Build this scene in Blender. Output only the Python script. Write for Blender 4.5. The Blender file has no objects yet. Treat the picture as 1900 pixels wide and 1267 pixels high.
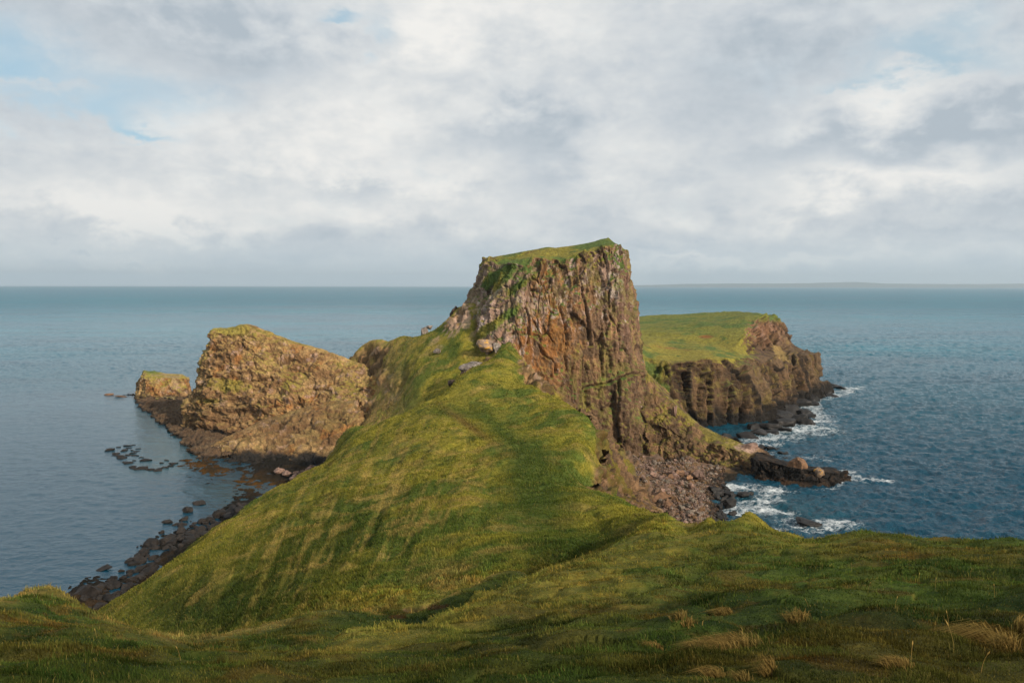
import bpy, bmesh, math, random
import numpy as np
from mathutils import Vector, Matrix

# ------------------------------------------------------------------ camera, sky, sun, exposure
SC = bpy.context.scene
COL = SC.collection
W0, H0, F = 1900.0, 1267.0, 1478.0          # photograph size, focal length in its pixels
CAM_Z = 45.0
HORIZON = 529.5
PITCH = math.atan((H0 / 2 - HORIZON) / F)
ROLL = math.radians(0.10)
cam_data = bpy.data.cameras.new('camera')
cam_data.sensor_width = 36.0
cam_data.lens = 36.0 * F / W0
cam_data.clip_start = 0.3
cam_data.clip_end = 90000.0
cam = bpy.data.objects.new('camera', cam_data)
COL.objects.link(cam)
cam.matrix_world = Matrix.Translation((0, 0, CAM_Z)) @ Matrix.Rotation(math.pi / 2 - PITCH, 4, 'X') @ Matrix.Rotation(ROLL, 4, 'Z')
SC.camera = cam
SC.view_settings.view_transform = 'Standard'
SC.view_settings.look = 'None'
SC.view_settings.exposure = 0.0
SC.view_settings.gamma = 1.0
SC.cycles.max_bounces = 6
SC.cycles.volume_bounces = 0
SC.cycles.transparent_max_bounces = 8

SUN_EL, SUN_AZ = math.radians(27), math.radians(136)   # azimuth clockwise from +Y (view direction)
sun_dir = Vector((math.sin(SUN_AZ) * math.cos(SUN_EL), math.cos(SUN_AZ) * math.cos(SUN_EL), math.sin(SUN_EL)))
sd = bpy.data.lights.new('sun', 'SUN')
sd.energy = 4.9
sd.angle = math.radians(3.0)
sd.color = (1.0, 0.86, 0.70)
sun = bpy.data.objects.new('sun', sd)
COL.objects.link(sun)
sun.rotation_euler = sun_dir.to_track_quat('Z', 'Y').to_euler()
sun.location = (60, -40, 120)


class NT:
    """tiny helper round a node tree"""
    def __init__(s, tree):
        s.t = tree
        s.n = tree.nodes
        s.l = tree.links

    def add(s, typ, **kw):
        nd = s.n.new(typ)
        for k, v in kw.items():
            setattr(nd, k, v)
        return nd

    def set(s, sock, v):
        if hasattr(v, 'is_output'):
            s.l.new(v, sock)
        elif v is not None:
            sock.default_value = v

    def math(s, op, a, b=None, c=None, clamp=False):
        nd = s.add('ShaderNodeMath', operation=op, use_clamp=clamp)
        s.set(nd.inputs[0], a)
        s.set(nd.inputs[1], b)
        s.set(nd.inputs[2], c)
        return nd.outputs[0]

    def mix(s, f, a, b, blend='MIX'):
        nd = s.add('ShaderNodeMix', data_type='RGBA', blend_type=blend)
        nd.clamp_factor = True
        s.set(nd.inputs[0], f)
        s.set(nd.inputs[6], a if hasattr(a, 'is_output') else (*a, 1))
        s.set(nd.inputs[7], b if hasattr(b, 'is_output') else (*b, 1))
        return nd.outputs[2]

    def noise(s, vec, scale, detail=4, rough=0.55, dist=0.0, dims='3D'):
        nd = s.add('ShaderNodeTexNoise', noise_dimensions=dims)
        nd.inputs['Scale'].default_value = scale
        nd.inputs['Detail'].default_value = detail
        nd.inputs['Roughness'].default_value = rough
        nd.inputs['Distortion'].default_value = dist
        if vec is not None:
            s.l.new(vec, nd.inputs['Vector'])
        return nd.outputs[0]

    def ramp(s, f, a, b, lo=0.0, hi=1.0):
        nd = s.add('ShaderNodeMapRange', interpolation_type='SMOOTHSTEP')
        s.set(nd.inputs[0], f)
        for i, v in zip((1, 2, 3, 4), (a, b, lo, hi)):
            nd.inputs[i].default_value = v
        return nd.outputs[0]

    def vmul(s, v, k):
        nd = s.add('ShaderNodeVectorMath', operation='MULTIPLY')
        s.l.new(v, nd.inputs[0])
        nd.inputs[1].default_value = k
        return nd.outputs[0]


def dir_of(u, v):
    """photo pixel -> world direction with unit forward component"""
    xc, yc = (u - W0 / 2) / F, (H0 / 2 - v) / F
    c, s_ = math.cos(ROLL), math.sin(ROLL)
    xc, yc = c * xc - s_ * yc, s_ * xc + c * yc
    ct, st = math.cos(PITCH), math.sin(PITCH)
    return xc, ct + yc * st, -st + yc * ct


def P(u, v, D):
    """the point D metres ahead that the photograph shows at (u, v)"""
    x, y, z = dir_of(u, v)
    return np.array([x / y * D, D, CAM_Z + z / y * D])


def Psea(u, v, z=0.0):
    x, y, zz = dir_of(u, v)
    D = (z - CAM_Z) / (zz / y)
    return np.array([x / y * D, D, z])


def azel(u, v):
    x, y, z = dir_of(u, v)
    return math.atan2(x, y), math.atan2(z, math.hypot(x, y))


world = bpy.data.worlds.new('World')
SC.world = world
world.use_nodes = True
wt = NT(world.node_tree)
wt.n.clear()
wo = wt.add('ShaderNodeOutputWorld')
bg = wt.add('ShaderNodeBackground')
bg.inputs[1].default_value = 0.1
wt.l.new(bg.outputs[0], wo.inputs[0])
sky = wt.add('ShaderNodeTexSky', sky_type='NISHITA')
sky.sun_disc = False
sky.sun_elevation = SUN_EL
sky.sun_rotation = SUN_AZ
tc = wt.add('ShaderNodeTexCoord')
D_ = tc.outputs['Generated']
sx = wt.add('ShaderNodeSeparateXYZ')
wt.l.new(D_, sx.inputs[0])
dx, dy, dz = sx.outputs
az = wt.math('ARCTAN2', dx, dy)
el = wt.math('ARCSINE', dz)
# cloud sheet: direction projected on a flat layer, softened at the horizon
zz = wt.math('ADD', wt.math('MAXIMUM', dz, 0.0), 0.11)
px_ = wt.math('DIVIDE', dx, zz)
py_ = wt.math('DIVIDE', dy, zz)
cb = wt.add('ShaderNodeCombineXYZ')
wt.l.new(px_, cb.inputs[0]); wt.l.new(py_, cb.inputs[1])
sheet = cb.outputs[0]
cb2 = wt.add('ShaderNodeCombineXYZ')
wt.l.new(az, cb2.inputs[0]); wt.l.new(wt.math('MULTIPLY', el, 1.7), cb2.inputs[1])
ang = cb2.outputs[0]
n_big = wt.noise(ang, 3.2, 5, 0.5, 0.4)
n_mid = wt.noise(sheet, 0.8, 5, 0.5, 0.15)
n_fine = wt.noise(ang, 11.0, 8, 0.6, 0.15)
warp = wt.math('MULTIPLY', wt.math('SUBTRACT', n_fine, 0.5), 0.14)
warp2 = wt.math('MULTIPLY', wt.math('SUBTRACT', n_big, 0.5), 0.22)
azw = wt.math('ADD', az, wt.math('ADD', warp, warp2))
elw = wt.math('ADD', el, wt.math('SUBTRACT', warp, wt.math('MULTIPLY', warp2, 0.6)))


def blob(u, v, ru, rv, w, tilt=0.0):
    """soft patch of sky centred on a compass bearing and elevation"""
    a0, e0 = azel(u, v)
    a = wt.math('SUBTRACT', azw, a0)
    e = wt.math('SUBTRACT', elw, e0)
    ca, sa = math.cos(tilt), math.sin(tilt)
    a2 = wt.math('ADD', wt.math('MULTIPLY', a, ca), wt.math('MULTIPLY', e, sa))
    e2 = wt.math('SUBTRACT', wt.math('MULTIPLY', e, ca), wt.math('MULTIPLY', a, sa))
    q = wt.math('ADD', wt.math('POWER', wt.math('ABSOLUTE', wt.math('DIVIDE', a2, ru / F)), 2.0),
                wt.math('POWER', wt.math('ABSOLUTE', wt.math('DIVIDE', e2, rv / F)), 2.0))
    return wt.math('MULTIPLY', wt.math('EXPONENT', wt.math('MULTIPLY', q, -1.0)), w)


def total(items):
    acc = None
    for it in items:
        acc = it if acc is None else wt.math('ADD', acc, it)
    return acc


# brightness of the cloud (white tops, blue-grey bases)
bright = total([blob(*b) for b in (
    (640, 250, 260, 110, .30, .45), (800, 60, 260, 90, .28, .3), (520, 370, 240, 45, .18, .1),
    (1620, 165, 130, 60, .30), (240, 420, 90, 40, .30), (1330, 470, 330, 17, .46), (1660, 340, 150, 34, .24, .2),
    (820, 320, 150, 40, .22), (1180, 300, 200, 60, .14), (110, 380, 130, 22, .16), (1560, 345, 120, 28, .18, .2), (1780, 300, 160, 30, .18),
    (380, 430, 260, 24, .22), (760, 400, 160, 26, .16), (1250, 390, 240, 30, .12), (1040, 60, 130, 110, .10), (250, 483, 130, 8, .22), (950, 400, 120, 30, .16),
    (430, 80, 300, 55, -.30, -.1), (1830, 225, 240, 58, -.36, .15), (930, 250, 190, 36, -.24), (1010, 310, 60, 60, -.26),
    (500, 370, 110, 30, -.20), (640, 358, 60, 22, -.24), (100, 420, 130, 20, -.12), (1430, 70, 170, 90, -.20, .5), (1340, 110, 90, 60, -.14),
    (1580, 260, 180, 30, -.18, .1), (1200, 455, 120, 12, -.20), (700, 470, 340, 16, -.08), (1700, 452, 300, 14, -.20),
    (300, 505, 600, 20, .0), (1720, 500, 330, 20, .04), (1100, 400, 200, 18, -.08), (1790, 390, 190, 26, -.12))])
hole = total([blob(*b) for b in (
    (50, 110, 60, 60, .70), (70, 190, 130, 70, .36), (210, 160, 70, 55, .32), (330, 175, 130, 40, .55, .2), (310, 262, 60, 14, .85), (215, 235, 90, 30, .40),
    (612, 8, 40, 18, .8), (680, 60, 40, 32, .6, .8), (1690, 95, 150, 36, .80, -.15), (1530, 135, 40, 16, .55), (1800, 20, 80, 24, .40),
    (60, 165, 120, 10, -.35), (430, 165, 80, 14, -.25))])
n_c = wt.math('SUBTRACT', n_mid, 0.5)
n_f = wt.math('SUBTRACT', n_fine, 0.5)
n_wisp = wt.noise(ang, 34.0, 5, 0.6, 0.2)
B = wt.math('ADD', wt.math('ADD', wt.math('MULTIPLY', bright, 1.25), 0.47), wt.math('ADD', wt.math('MULTIPLY', n_c, 0.6), wt.math('MULTIPLY', n_f, 1.35)))
B = wt.math('ADD', B, wt.math('MULTIPLY', wt.math('SUBTRACT', n_wisp, 0.5), 0.42))
B = wt.math('MINIMUM', wt.math('MAXIMUM', B, 0.0), 1.0)
cr = wt.add('ShaderNodeValToRGB')
wt.l.new(B, cr.inputs[0])
e = cr.color_ramp.elements
e[0].position = 0.0; e[0].color = (4.5, 5.15, 5.75, 1)
e[1].position = 1.0; e[1].color = (9.1, 8.95, 8.6, 1)
m = cr.color_ramp.elements.new(0.33); m.color = (5.9, 6.35, 6.75, 1)
m = cr.color_ramp.elements.new(0.66); m.color = (7.35, 7.55, 7.6, 1)
blue = wt.mix(0.62, sky.outputs[0], (4.55, 6.75, 7.9))
hn = wt.math('ADD', hole, wt.math('ADD', wt.math('MULTIPLY', n_f, 1.3), wt.math('MULTIPLY', n_c, -0.5)))
hm = wt.ramp(hn, 0.0, 1.15)
skycol = wt.mix(hm, cr.outputs[0], blue)
# pale air low over the sea
skycol = wt.mix(wt.ramp(el, 0.0, 0.08, 0.65, 0.0), skycol, (5.2, 6.35, 7.1))
wt.l.new(skycol, bg.inputs[0])

# ------------------------------------------------------------------ numpy noise
RS = np.random.RandomState(7)
LAT = RS.rand(64, 64, 64).astype(np.float32) * 2 - 1


def vnoise(p):
    i = np.floor(p).astype(np.int64)
    f = (p - i).astype(np.float32)
    f = f * f * f * (f * (f * 6 - 15) + 10)
    i &= 63
    j = (i + 1) & 63
    x0, y0, z0 = i.T; x1, y1, z1 = j.T
    fx, fy, fz = f.T
    def lerp(a, b, t): return a + (b - a) * t
    a = lerp(lerp(LAT[x0, y0, z0], LAT[x1, y0, z0], fx), lerp(LAT[x0, y1, z0], LAT[x1, y1, z0], fx), fy)
    b = lerp(lerp(LAT[x0, y0, z1], LAT[x1, y0, z1], fx), lerp(LAT[x0, y1, z1], LAT[x1, y1, z1], fx), fy)
    return lerp(a, b, fz)


def fbm(p, scale, octs=4, gain=0.5, off=0.0):
    """p (N,3) in metres, scale = feature size in metres (scalar or 3-tuple)"""
    q = p / np.asarray(scale, dtype=float) + off
    out = np.zeros(len(p), dtype=np.float32)
    a, tot = 1.0, 0.0
    for o in range(octs):
        out += a * vnoise(q)
        tot += a
        a *= gain
        q = q * 2.03 + 17.3
    return out / tot * 1.6


def ridged(p, scale, octs=4, off=0.0):
    q = p / np.asarray(scale, dtype=float) + off
    out = np.zeros(len(p), dtype=np.float32)
    a, tot = 1.0, 0.0
    for o in range(octs):
        out += a * (1 - 2 * np.abs(vnoise(q)))
        tot += a
        a *= 0.5
        q = q * 2.07 + 9.1
    return out / tot


CELL = RS.rand(32, 32, 32, 4).astype(np.float32)


def worley(p, scale, off=0.0):
    """returns F1, F2 and the random value of the nearest cell"""
    q = p / np.asarray(scale, dtype=float) + off
    i = np.floor(q).astype(np.int64)
    f1 = np.full(len(p), 9.0); f2 = np.full(len(p), 9.0); val = np.zeros(len(p))
    for dx_ in (-1, 0, 1):
        for dy_ in (-1, 0, 1):
            for dz_ in (-1, 0, 1):
                c = i + np.array([dx_, dy_, dz_])
                r = CELL[c[:, 0] & 31, c[:, 1] & 31, c[:, 2] & 31]
                d = ((c + r[:, :3] - q) ** 2).sum(1) ** 0.5
                nearer = d < f1
                f2 = np.where(nearer, f1, np.minimum(f2, d))
                val = np.where(nearer, r[:, 3], val)
                f1 = np.where(nearer, d, f1)
    return f1, f2, val


def sstep(x, a, b):
    t = np.clip((x - a) / (b - a), 0, 1)
    return t * t * (3 - 2 * t)


def lerp3(a, b, t):
    t = np.asarray(t)[:, None]
    return a * (1 - t) + b * t


def C(*c):
    return np.array(c, dtype=float)


# ------------------------------------------------------------------ materials
def principled(name, rough=0.9, spec=0.2):
    m = bpy.data.materials.new(name)
    m.use_nodes = True
    t = NT(m.node_tree)
    b = t.n['Principled BSDF']
    b.inputs['Roughness'].default_value = rough
    b.inputs['Specular IOR Level'].default_value = spec
    return m, t, b


def make_ground_material():
    m, t, b = principled('turf', 0.95, 0.08)
    at = t.add('ShaderNodeAttribute', attribute_name='tint')
    g = t.add('ShaderNodeNewGeometry')
    pos = g.outputs['Position']
    n1 = t.noise(pos, 1.3, 6, 0.65)
    n2 = t.noise(pos, 6.0, 5, 0.7)
    c = t.mix(t.ramp(n1, 0.3, 0.72), t.mix(1.0, at.outputs[0], (0.66, 0.74, 0.62), 'MULTIPLY'), t.mix(1.0, at.outputs[0], (1.32, 1.22, 1.15), 'MULTIPLY'))
    c = t.mix(t.ramp(n2, 0.3, 0.75), t.mix(1.0, c, (0.78, 0.80, 0.8), 'MULTIPLY'), t.mix(1.0, c, (1.22, 1.18, 1.1), 'MULTIPLY'))
    t.l.new(c, b.inputs['Base Color'])
    bp = t.add('ShaderNodeBump')
    bp.inputs['Strength'].default_value = 0.8
    bp.inputs['Distance'].default_value = 0.25
    t.l.new(t.math('ADD', n1, t.math('MULTIPLY', n2, 0.6)), bp.inputs['Height'])
    t.l.new(bp.outputs[0], b.inputs['Normal'])
    return m


def make_rock_material(name='cliff_rock', scale=1.0, bump=0.35, rough=0.9):
    m, t, b = principled(name, rough, 0.25)
    at = t.add('ShaderNodeAttribute', attribute_name='tint')
    g = t.add('ShaderNodeNewGeometry')
    pos = g.outputs['Position']
    st = t.vmul(pos, (1.0, 1.0, 0.4))
    n1 = t.noise(st, 0.9 * scale, 8, 0.68)
    n2 = t.noise(pos, 3.5 * scale, 6, 0.7)
    vo = t.add('ShaderNodeTexVoronoi', feature='DISTANCE_TO_EDGE')
    vo.inputs['Scale'].default_value = 0.8 * scale
    t.l.new(st, vo.inputs['Vector'])
    crack = t.ramp(vo.outputs['Distance'], 0.0, 0.09)
    c = t.mix(t.ramp(n1, 0.3, 0.7), t.mix(1.0, at.outputs[0], (0.6, 0.58, 0.56), 'MULTIPLY'), t.mix(1.0, at.outputs[0], (1.35, 1.3, 1.25), 'MULTIPLY'))
    c = t.mix(t.ramp(n2, 0.3, 0.75), t.mix(1.0, c, (0.75, 0.74, 0.74), 'MULTIPLY'), t.mix(1.0, c, (1.22, 1.22, 1.2), 'MULTIPLY'))
    t.l.new(c, b.inputs['Base Color'])
    bp = t.add('ShaderNodeBump')
    bp.inputs['Strength'].default_value = 0.9
    bp.inputs['Distance'].default_value = bump
    h = t.math('ADD', n1, t.math('MULTIPLY', n2, 0.5))
    h = t.math('ADD', h, t.math('MULTIPLY', crack, 0.35))
    t.l.new(h, bp.inputs['Height'])
    t.l.new(bp.outputs[0], b.inputs['Normal'])
    return m


def make_boulder_material(name, dark, light, spot=None, rough=0.85, scale=1.0):
    m, t, b = principled(name, rough, 0.3)
    tc_ = t.add('ShaderNodeTexCoord')
    oi = t.add('ShaderNodeObjectInfo')
    v = t.add('ShaderNodeVectorMath', operation='ADD')
    t.l.new(tc_.outputs['Object'], v.inputs[0])
    sc = t.math('MULTIPLY', oi.outputs['Random'], 40.0)
    t.l.new(sc, v.inputs[1])
    pos = v.outputs[0]
    n1 = t.noise(pos, 1.6 * scale, 7, 0.65)
    n2 = t.noise(pos, 7.0 * scale, 5, 0.7)
    c = t.mix(t.ramp(n1, 0.32, 0.68), dark, light)
    c = t.mix(t.ramp(n2, 0.3, 0.75), t.mix(1.0, c, (0.7, 0.7, 0.7), 'MULTIPLY'), t.mix(1.0, c, (1.3, 1.28, 1.25), 'MULTIPLY'))
    rv = t.math('ADD', t.math('MULTIPLY', oi.outputs['Random'], 0.7), 0.65)
    cc = t.add('ShaderNodeCombineColor')
    for k in range(3): t.l.new(rv, cc.inputs[k])
    c = t.mix(1.0, c, cc.outputs[0], 'MULTIPLY')
    if spot:
        n3 = t.noise(pos, 2.4 * scale, 5, 0.7)
        c = t.mix(t.ramp(n3, 0.54, 0.62), c, spot)
    t.l.new(c, b.inputs['Base Color'])
    bp = t.add('ShaderNodeBump')
    bp.inputs['Strength'].default_value = 0.8
    bp.inputs['Distance'].default_value = 0.12
    t.l.new(t.math('ADD', n1, t.math('MULTIPLY', n2, 0.5)), bp.inputs['Height'])
    t.l.new(bp.outputs[0], b.inputs['Normal'])
    return m


def make_blade_material():
    m = bpy.data.materials.new('grass_blades')
    m.use_nodes = True
    t = NT(m.node_tree)
    t.n.clear()
    o = t.add('ShaderNodeOutputMaterial')
    at = t.add('ShaderNodeAttribute', attribute_name='tint')
    g = t.add('ShaderNodeNewGeometry')
    n = t.noise(g.outputs['Position'], 2.2, 3, 0.6)
    c = t.mix(t.ramp(n, 0.3, 0.7), t.mix(1.0, at.outputs[0], (0.8, 0.86, 0.8), 'MULTIPLY'), t.mix(1.0, at.outputs[0], (1.2, 1.12, 1.05), 'MULTIPLY'))
    d = t.add('ShaderNodeBsdfDiffuse')
    tr = t.add('ShaderNodeBsdfTranslucent')
    mx = t.add('ShaderNodeMixShader')
    mx.inputs[0].default_value = 0.35
    t.l.new(c, d.inputs[0]); t.l.new(c, tr.inputs[0])
    t.l.new(d.outputs[0], mx.inputs[1]); t.l.new(tr.outputs[0], mx.inputs[2])
    t.l.new(mx.outputs[0], o.inputs[0])
    return m


MAT_TURF = make_ground_material()
MAT_ROCK = make_rock_material()
MAT_BLADE = make_blade_material()
MAT_WET = make_boulder_material('wet_basalt', (0.007, 0.0065, 0.006), (0.022, 0.019, 0.016), rough=0.55)
MAT_SHORE = make_boulder_material('shore_basalt', (0.008, 0.007, 0.006), (0.026, 0.020, 0.016), rough=0.75)
MAT_PINK = make_boulder_material('pink_scree', (0.11, 0.065, 0.048), (0.26, 0.17, 0.13))
MAT_LICHEN = make_boulder_material('lichen_rock', (0.07, 0.06, 0.05), (0.24, 0.20, 0.17), (0.42, 0.37, 0.33))
MAT_GOLD = make_boulder_material('golden_lichen', (0.16, 0.12, 0.09), (0.34, 0.24, 0.17), (0.62, 0.33, 0.05))
MAT_DARKB = make_boulder_material('dark_brown_rock', (0.030, 0.020, 0.014), (0.085, 0.055, 0.038))
MAT_BROWN = make_boulder_material('brown_block', (0.10, 0.055, 0.03), (0.25, 0.14, 0.075))


# ------------------------------------------------------------------ mesh building
def tag(o, label=None, cat=None, group=None, kind=None):
    for k, v in (('label', label), ('category', cat), ('group', group), ('kind', kind)):
        if v: o[k] = v
    return o


def mesh_from(name, verts, faces, mat, tint=None, smooth=True, parent=None):
    """faces: (n,k) int array"""
    me = bpy.data.meshes.new(name)
    nf, k = faces.shape
    me.vertices.add(len(verts))
    me.vertices.foreach_set('co', np.ascontiguousarray(verts, dtype=np.float32).ravel())
    me.loops.add(nf * k)
    me.loops.foreach_set('vertex_index', np.ascontiguousarray(faces, dtype=np.int32).ravel())
    me.polygons.add(nf)
    me.polygons.foreach_set('loop_start', np.arange(0, nf * k, k, dtype=np.int32))
    me.polygons.foreach_set('use_smooth', np.full(nf, smooth, dtype=bool))
    me.update(calc_edges=True)
    if tint is not None:
        a = me.attributes.new('tint', 'FLOAT_COLOR', 'POINT')
        c = np.ones((len(verts), 4), dtype=np.float32)
        c[:, :3] = np.clip(tint, 0.002, 0.9)
        a.data.foreach_set('color', c.ravel())
    me.materials.append(mat)
    o = bpy.data.objects.new(name, me)
    COL.objects.link(o)
    if parent: o.parent = parent
    return o


def grid_faces(nr, nc, closed=False):
    r = np.arange(nr - 1)[:, None]
    cmax = nc if closed else nc - 1
    c = np.arange(cmax)[None, :]
    c2 = (c + 1) % nc
    a = r * nc + c; b = r * nc + c2; d = (r + 1) * nc + c; e_ = (r + 1) * nc + c2
    return np.stack([a, b, e_, d], -1).reshape(-1, 4)


def grid_normals(G, closed=False):
    du = np.roll(G, -1, 1) - np.roll(G, 1, 1)
    if not closed:
        du[:, 0] = G[:, 1] - G[:, 0]; du[:, -1] = G[:, -1] - G[:, -2]
    dv = np.gradient(G, axis=0)
    n = np.cross(dv, du)
    return n / (np.linalg.norm(n, axis=2, keepdims=True) + 1e-9)


def blur(G, k, closed):
    for _ in range(k):
        if closed:
            G = (np.roll(G, 1, 1) + 2 * G + np.roll(G, -1, 1)) / 4
        else:
            H = G.copy(); H[:, 1:-1] = (G[:, :-2] + 2 * G[:, 1:-1] + G[:, 2:]) / 4; G = H
        H = G.copy(); H[1:-1] = (G[:-2] + 2 * G[1:-1] + G[2:]) / 4; G = H
    return G


def spokes_grid(spokes, nv, nu, closed=True, soften=6):
    """each spoke is a poly-line of (u, v, D) running from the crest down; -> (nv, nu, 3)"""
    cols = []
    for s in spokes:
        pts = np.array([P(*q) for q in s])
        L = np.r_[0, np.cumsum(np.linalg.norm(np.diff(pts, axis=0), axis=1))]
        tt = np.linspace(0, L[-1], nv)
        cols.append(np.stack([np.interp(tt, L, pts[:, k]) for k in range(3)], 1))
    A = np.stack(cols, 1)                       # nv, K, 3
    K = A.shape[1]
    if closed:
        # distribute the samples by distance round the block
        nxt = np.roll(A, -1, 1)
        seg = np.linalg.norm(nxt - A, axis=2).mean(0)
    else:
        seg = np.linalg.norm(A[:, 1:] - A[:, :-1], axis=2).mean(0)
    L = np.r_[0, np.cumsum(seg)]
    s = np.linspace(0, L[-1], nu, endpoint=not closed)
    k = np.clip(np.searchsorted(L, s, side='right') - 1, 0, len(seg) - 1)
    f = ((s - L[k]) / seg[k])[None, :, None]
    def at(i):
        return A[:, i % K] if closed else A[:, np.clip(i, 0, K - 1)]
    p0, p1, p2, p3 = at(k - 1), at(k), at(k + 1), at(k + 2)
    G = 0.5 * ((2 * p1) + (p2 - p0) * f + (2 * p0 - 5 * p1 + 4 * p2 - p3) * f ** 2 + (-p0 + 3 * p1 - 3 * p2 + p3) * f ** 3)
    return blur(G, soften, closed)


def rock_loft(name, spokes, nv, nu, paint, closed=True, soften=6, block=(5, 5, 14), block_amp=1.2, crack=0.8,
              rough=0.6, rough_scale=4.0, fine=0.25, strata=0.0, seed=0.0, label=None, cat=None, kind='structure', warp_amp=.5, ribs=0.0, rib_scale=2.6, joints=(), joint_w=3.0, joint_d=1.6):
    G = spokes_grid(spokes, nv, nu, closed, soften)
    N = grid_normals(G, closed)
    p = G.reshape(-1, 3); n = N.reshape(-1, 3)
    cen = p.mean(0)
    if ((p - cen) * n).sum() < 0: n = -n
    # cliffs get the blocks, flat tops stay gentle
    steep = 1 - sstep(n[:, 2], 0.55, 0.85)
    if not closed or seed in (21., 37.): steep = np.maximum(steep, .65)
    w = p + warp_amp * np.stack([fbm(p, 7, 3, off=3.1 + seed), fbm(p, 7, 3, off=8.7 + seed), 2.5 * fbm(p, 9, 2, off=5.5 + seed)], 1)
    f1, f2, val = worley(w, block, seed)
    g1, g2, val2 = worley(w, tuple(0.42 * b for b in block), seed + 5.3)
    d = steep * (block_amp * (val - 0.5) * 2 + 0.45 * block_amp * (val2 - 0.5) * 2)
    cm = sstep(fbm(p, 8, 3, off=seed + 44), -.25, .35)
    d -= steep * crack * cm * (np.exp(-((f2 - f1) / 0.05) ** 2) + 0.35 * np.exp(-((g2 - g1) / 0.06) ** 2))
    if ribs:
        d += steep * ribs * (ridged(p, (rib_scale, rib_scale, 10 * rib_scale), 4, off=seed + 6) + .5 * ridged(p, (.4 * rib_scale, .4 * rib_scale, 3.5 * rib_scale), 3, off=seed + 9) - .3)
    d += (0.25 + 0.75 * steep) * rough * fbm(p, rough_scale, 5, 0.55, off=seed)
    d += fine * (0.3 + 0.7 * steep) * fbm(p, 0.9, 3, 0.6, off=seed + 2)
    if strata:
        d += strata * steep * np.sin(p[:, 2] * 2.2 + 2 * fbm(p, 9, 2, off=seed))
    if joints:       # the big open joints of the cliff
        pu, pv = project(p)
        pu = pu + 3 * fbm(p, 2.5, 3, off=91.); pv = pv + 3 * fbm(p, 2.5, 3, off=92.)
        front = (n[:, 1] < .3)
        dj = np.full(len(p), 99.)
        for ln in joints:
            for (u0, v0), (u1, v1) in zip(ln[:-1], ln[1:]):
                t_ = np.clip(((pu - u0) * (u1 - u0) + (pv - v0) * (v1 - v0)) / ((u1 - u0) ** 2 + (v1 - v0) ** 2), 0, 1)
                dj = np.minimum(dj, np.hypot(pu - u0 - t_ * (u1 - u0), pv - v0 - t_ * (v1 - v0)))
        g_ = np.exp(-(dj / joint_w) ** 2) * front
        d -= joint_d * g_ - .35 * joint_d * np.exp(-((dj - 2.6 * joint_w) / (1.6 * joint_w)) ** 2) * front
    if closed:
        rowk = np.repeat(sstep(np.arange(nv), 4, 26), nu)
        n = lerp3(np.tile(C(0, 0, 1), (len(p), 1)), n, rowk)
        d = d * (.3 + .7 * rowk)
        d = np.where(rowk < 1, np.clip(d, -.8, .8) * (1 - rowk) + d * rowk, d)
    q = p + n * d[:, None]
    Gd = q.reshape(G.shape)
    if closed:      # summit turf closing the ring
        ring = Gd[0]
        ii = np.arange(nu)
        cbest = min(range(0, nu, 4), key=lambda c_: np.linalg.norm(ring - ring[(c_ - ii) % nu], axis=1).sum())
        cen0 = ((ring + ring[(cbest - ii) % nu]) / 2)[None]
        k = np.linspace(0, 1, 14, endpoint=False)[:, None, None]
        cap = cen0 * (1 - k) + ring[None] * k
        cp = cap.reshape(-1, 3)
        cap[..., 2] += ((.5 * fbm(cp, 5, 3, off=seed)).reshape(cap.shape[:2]) * np.minimum(1, 4 * (1 - k[..., 0])))
        Gd = np.concatenate([cap, Gd], 0)
        m_ = 14 * nu
        q = Gd.reshape(-1, 3); nv += 14
        z1 = np.zeros(m_)
        f1 = np.r_[z1, f1]; f2 = np.r_[z1 + 1, f2]; val = np.r_[z1, val]; steep = np.r_[z1, steep]
    N2 = grid_normals(blur(Gd, 1, closed), closed).reshape(-1, 3)
    if ((q - cen) * N2).sum() < 0: N2 = -N2
    tint = paint(q, N2, f2 - f1, val, steep, seed)
    faces = grid_faces(nv, nu, closed)
    o = mesh_from(name, q, faces, MAT_ROCK, tint)
    # close the summit
    if closed:
        pass
    return tag(o, label, cat, kind=kind), Gd


# colours (linear albedo)
YG, GR, DG = C(.245, .218, .036), C(.076, .116, .024), C(.030, .052, .014)
ST, BRN, OL = C(.42, .30, .10), C(.15, .092, .034), C(.165, .155, .036)
RB, RD, RW = C(.245, .150, .078), C(.105, .068, .040), C(.016, .014, .012)
OR, PK, LI = C(.38, .165, .045), C(.38, .265, .215), C(.62, .54, .49)


def project(p):
    """world -> photo pixel, used only to know which hillside a patch of growth sits on"""
    ct, st = math.cos(PITCH), math.sin(PITCH)
    x, y, z = p[:, 0], p[:, 1], p[:, 2] - CAM_Z
    fw = y * ct - z * st
    up = y * st + z * ct
    return W0 / 2 + F * x / fw, H0 / 2 - F * up / fw


def spotmask(p, u, v, ru, rv, D=None, tilt=0.0, hard=1.0):
    """soft patch on the ground round a place; size given as it would look from the path"""
    pu, pv = project(p)
    a, b = pu - u, pv - v
    c, s = math.cos(tilt), math.sin(tilt)
    a, b = a * c + b * s, b * c - a * s
    q = (a / ru) ** 2 + (b / rv) ** 2
    return np.exp(-q ** hard)


# ------------------------------------------------------------------ turf hill (one continuous heightfield)
def zpt(u, D, z):
    """control point: at column u, D metres ahead, height z"""
    x, y, _ = dir_of(u, 760)
    return (x / y, math.log(D), (z - CAM_Z) / D)


def vpt(u, v, D):
    x, y, z = dir_of(u, v)
    return (x / y, math.log(D), z / y)


ctrl = []
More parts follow.
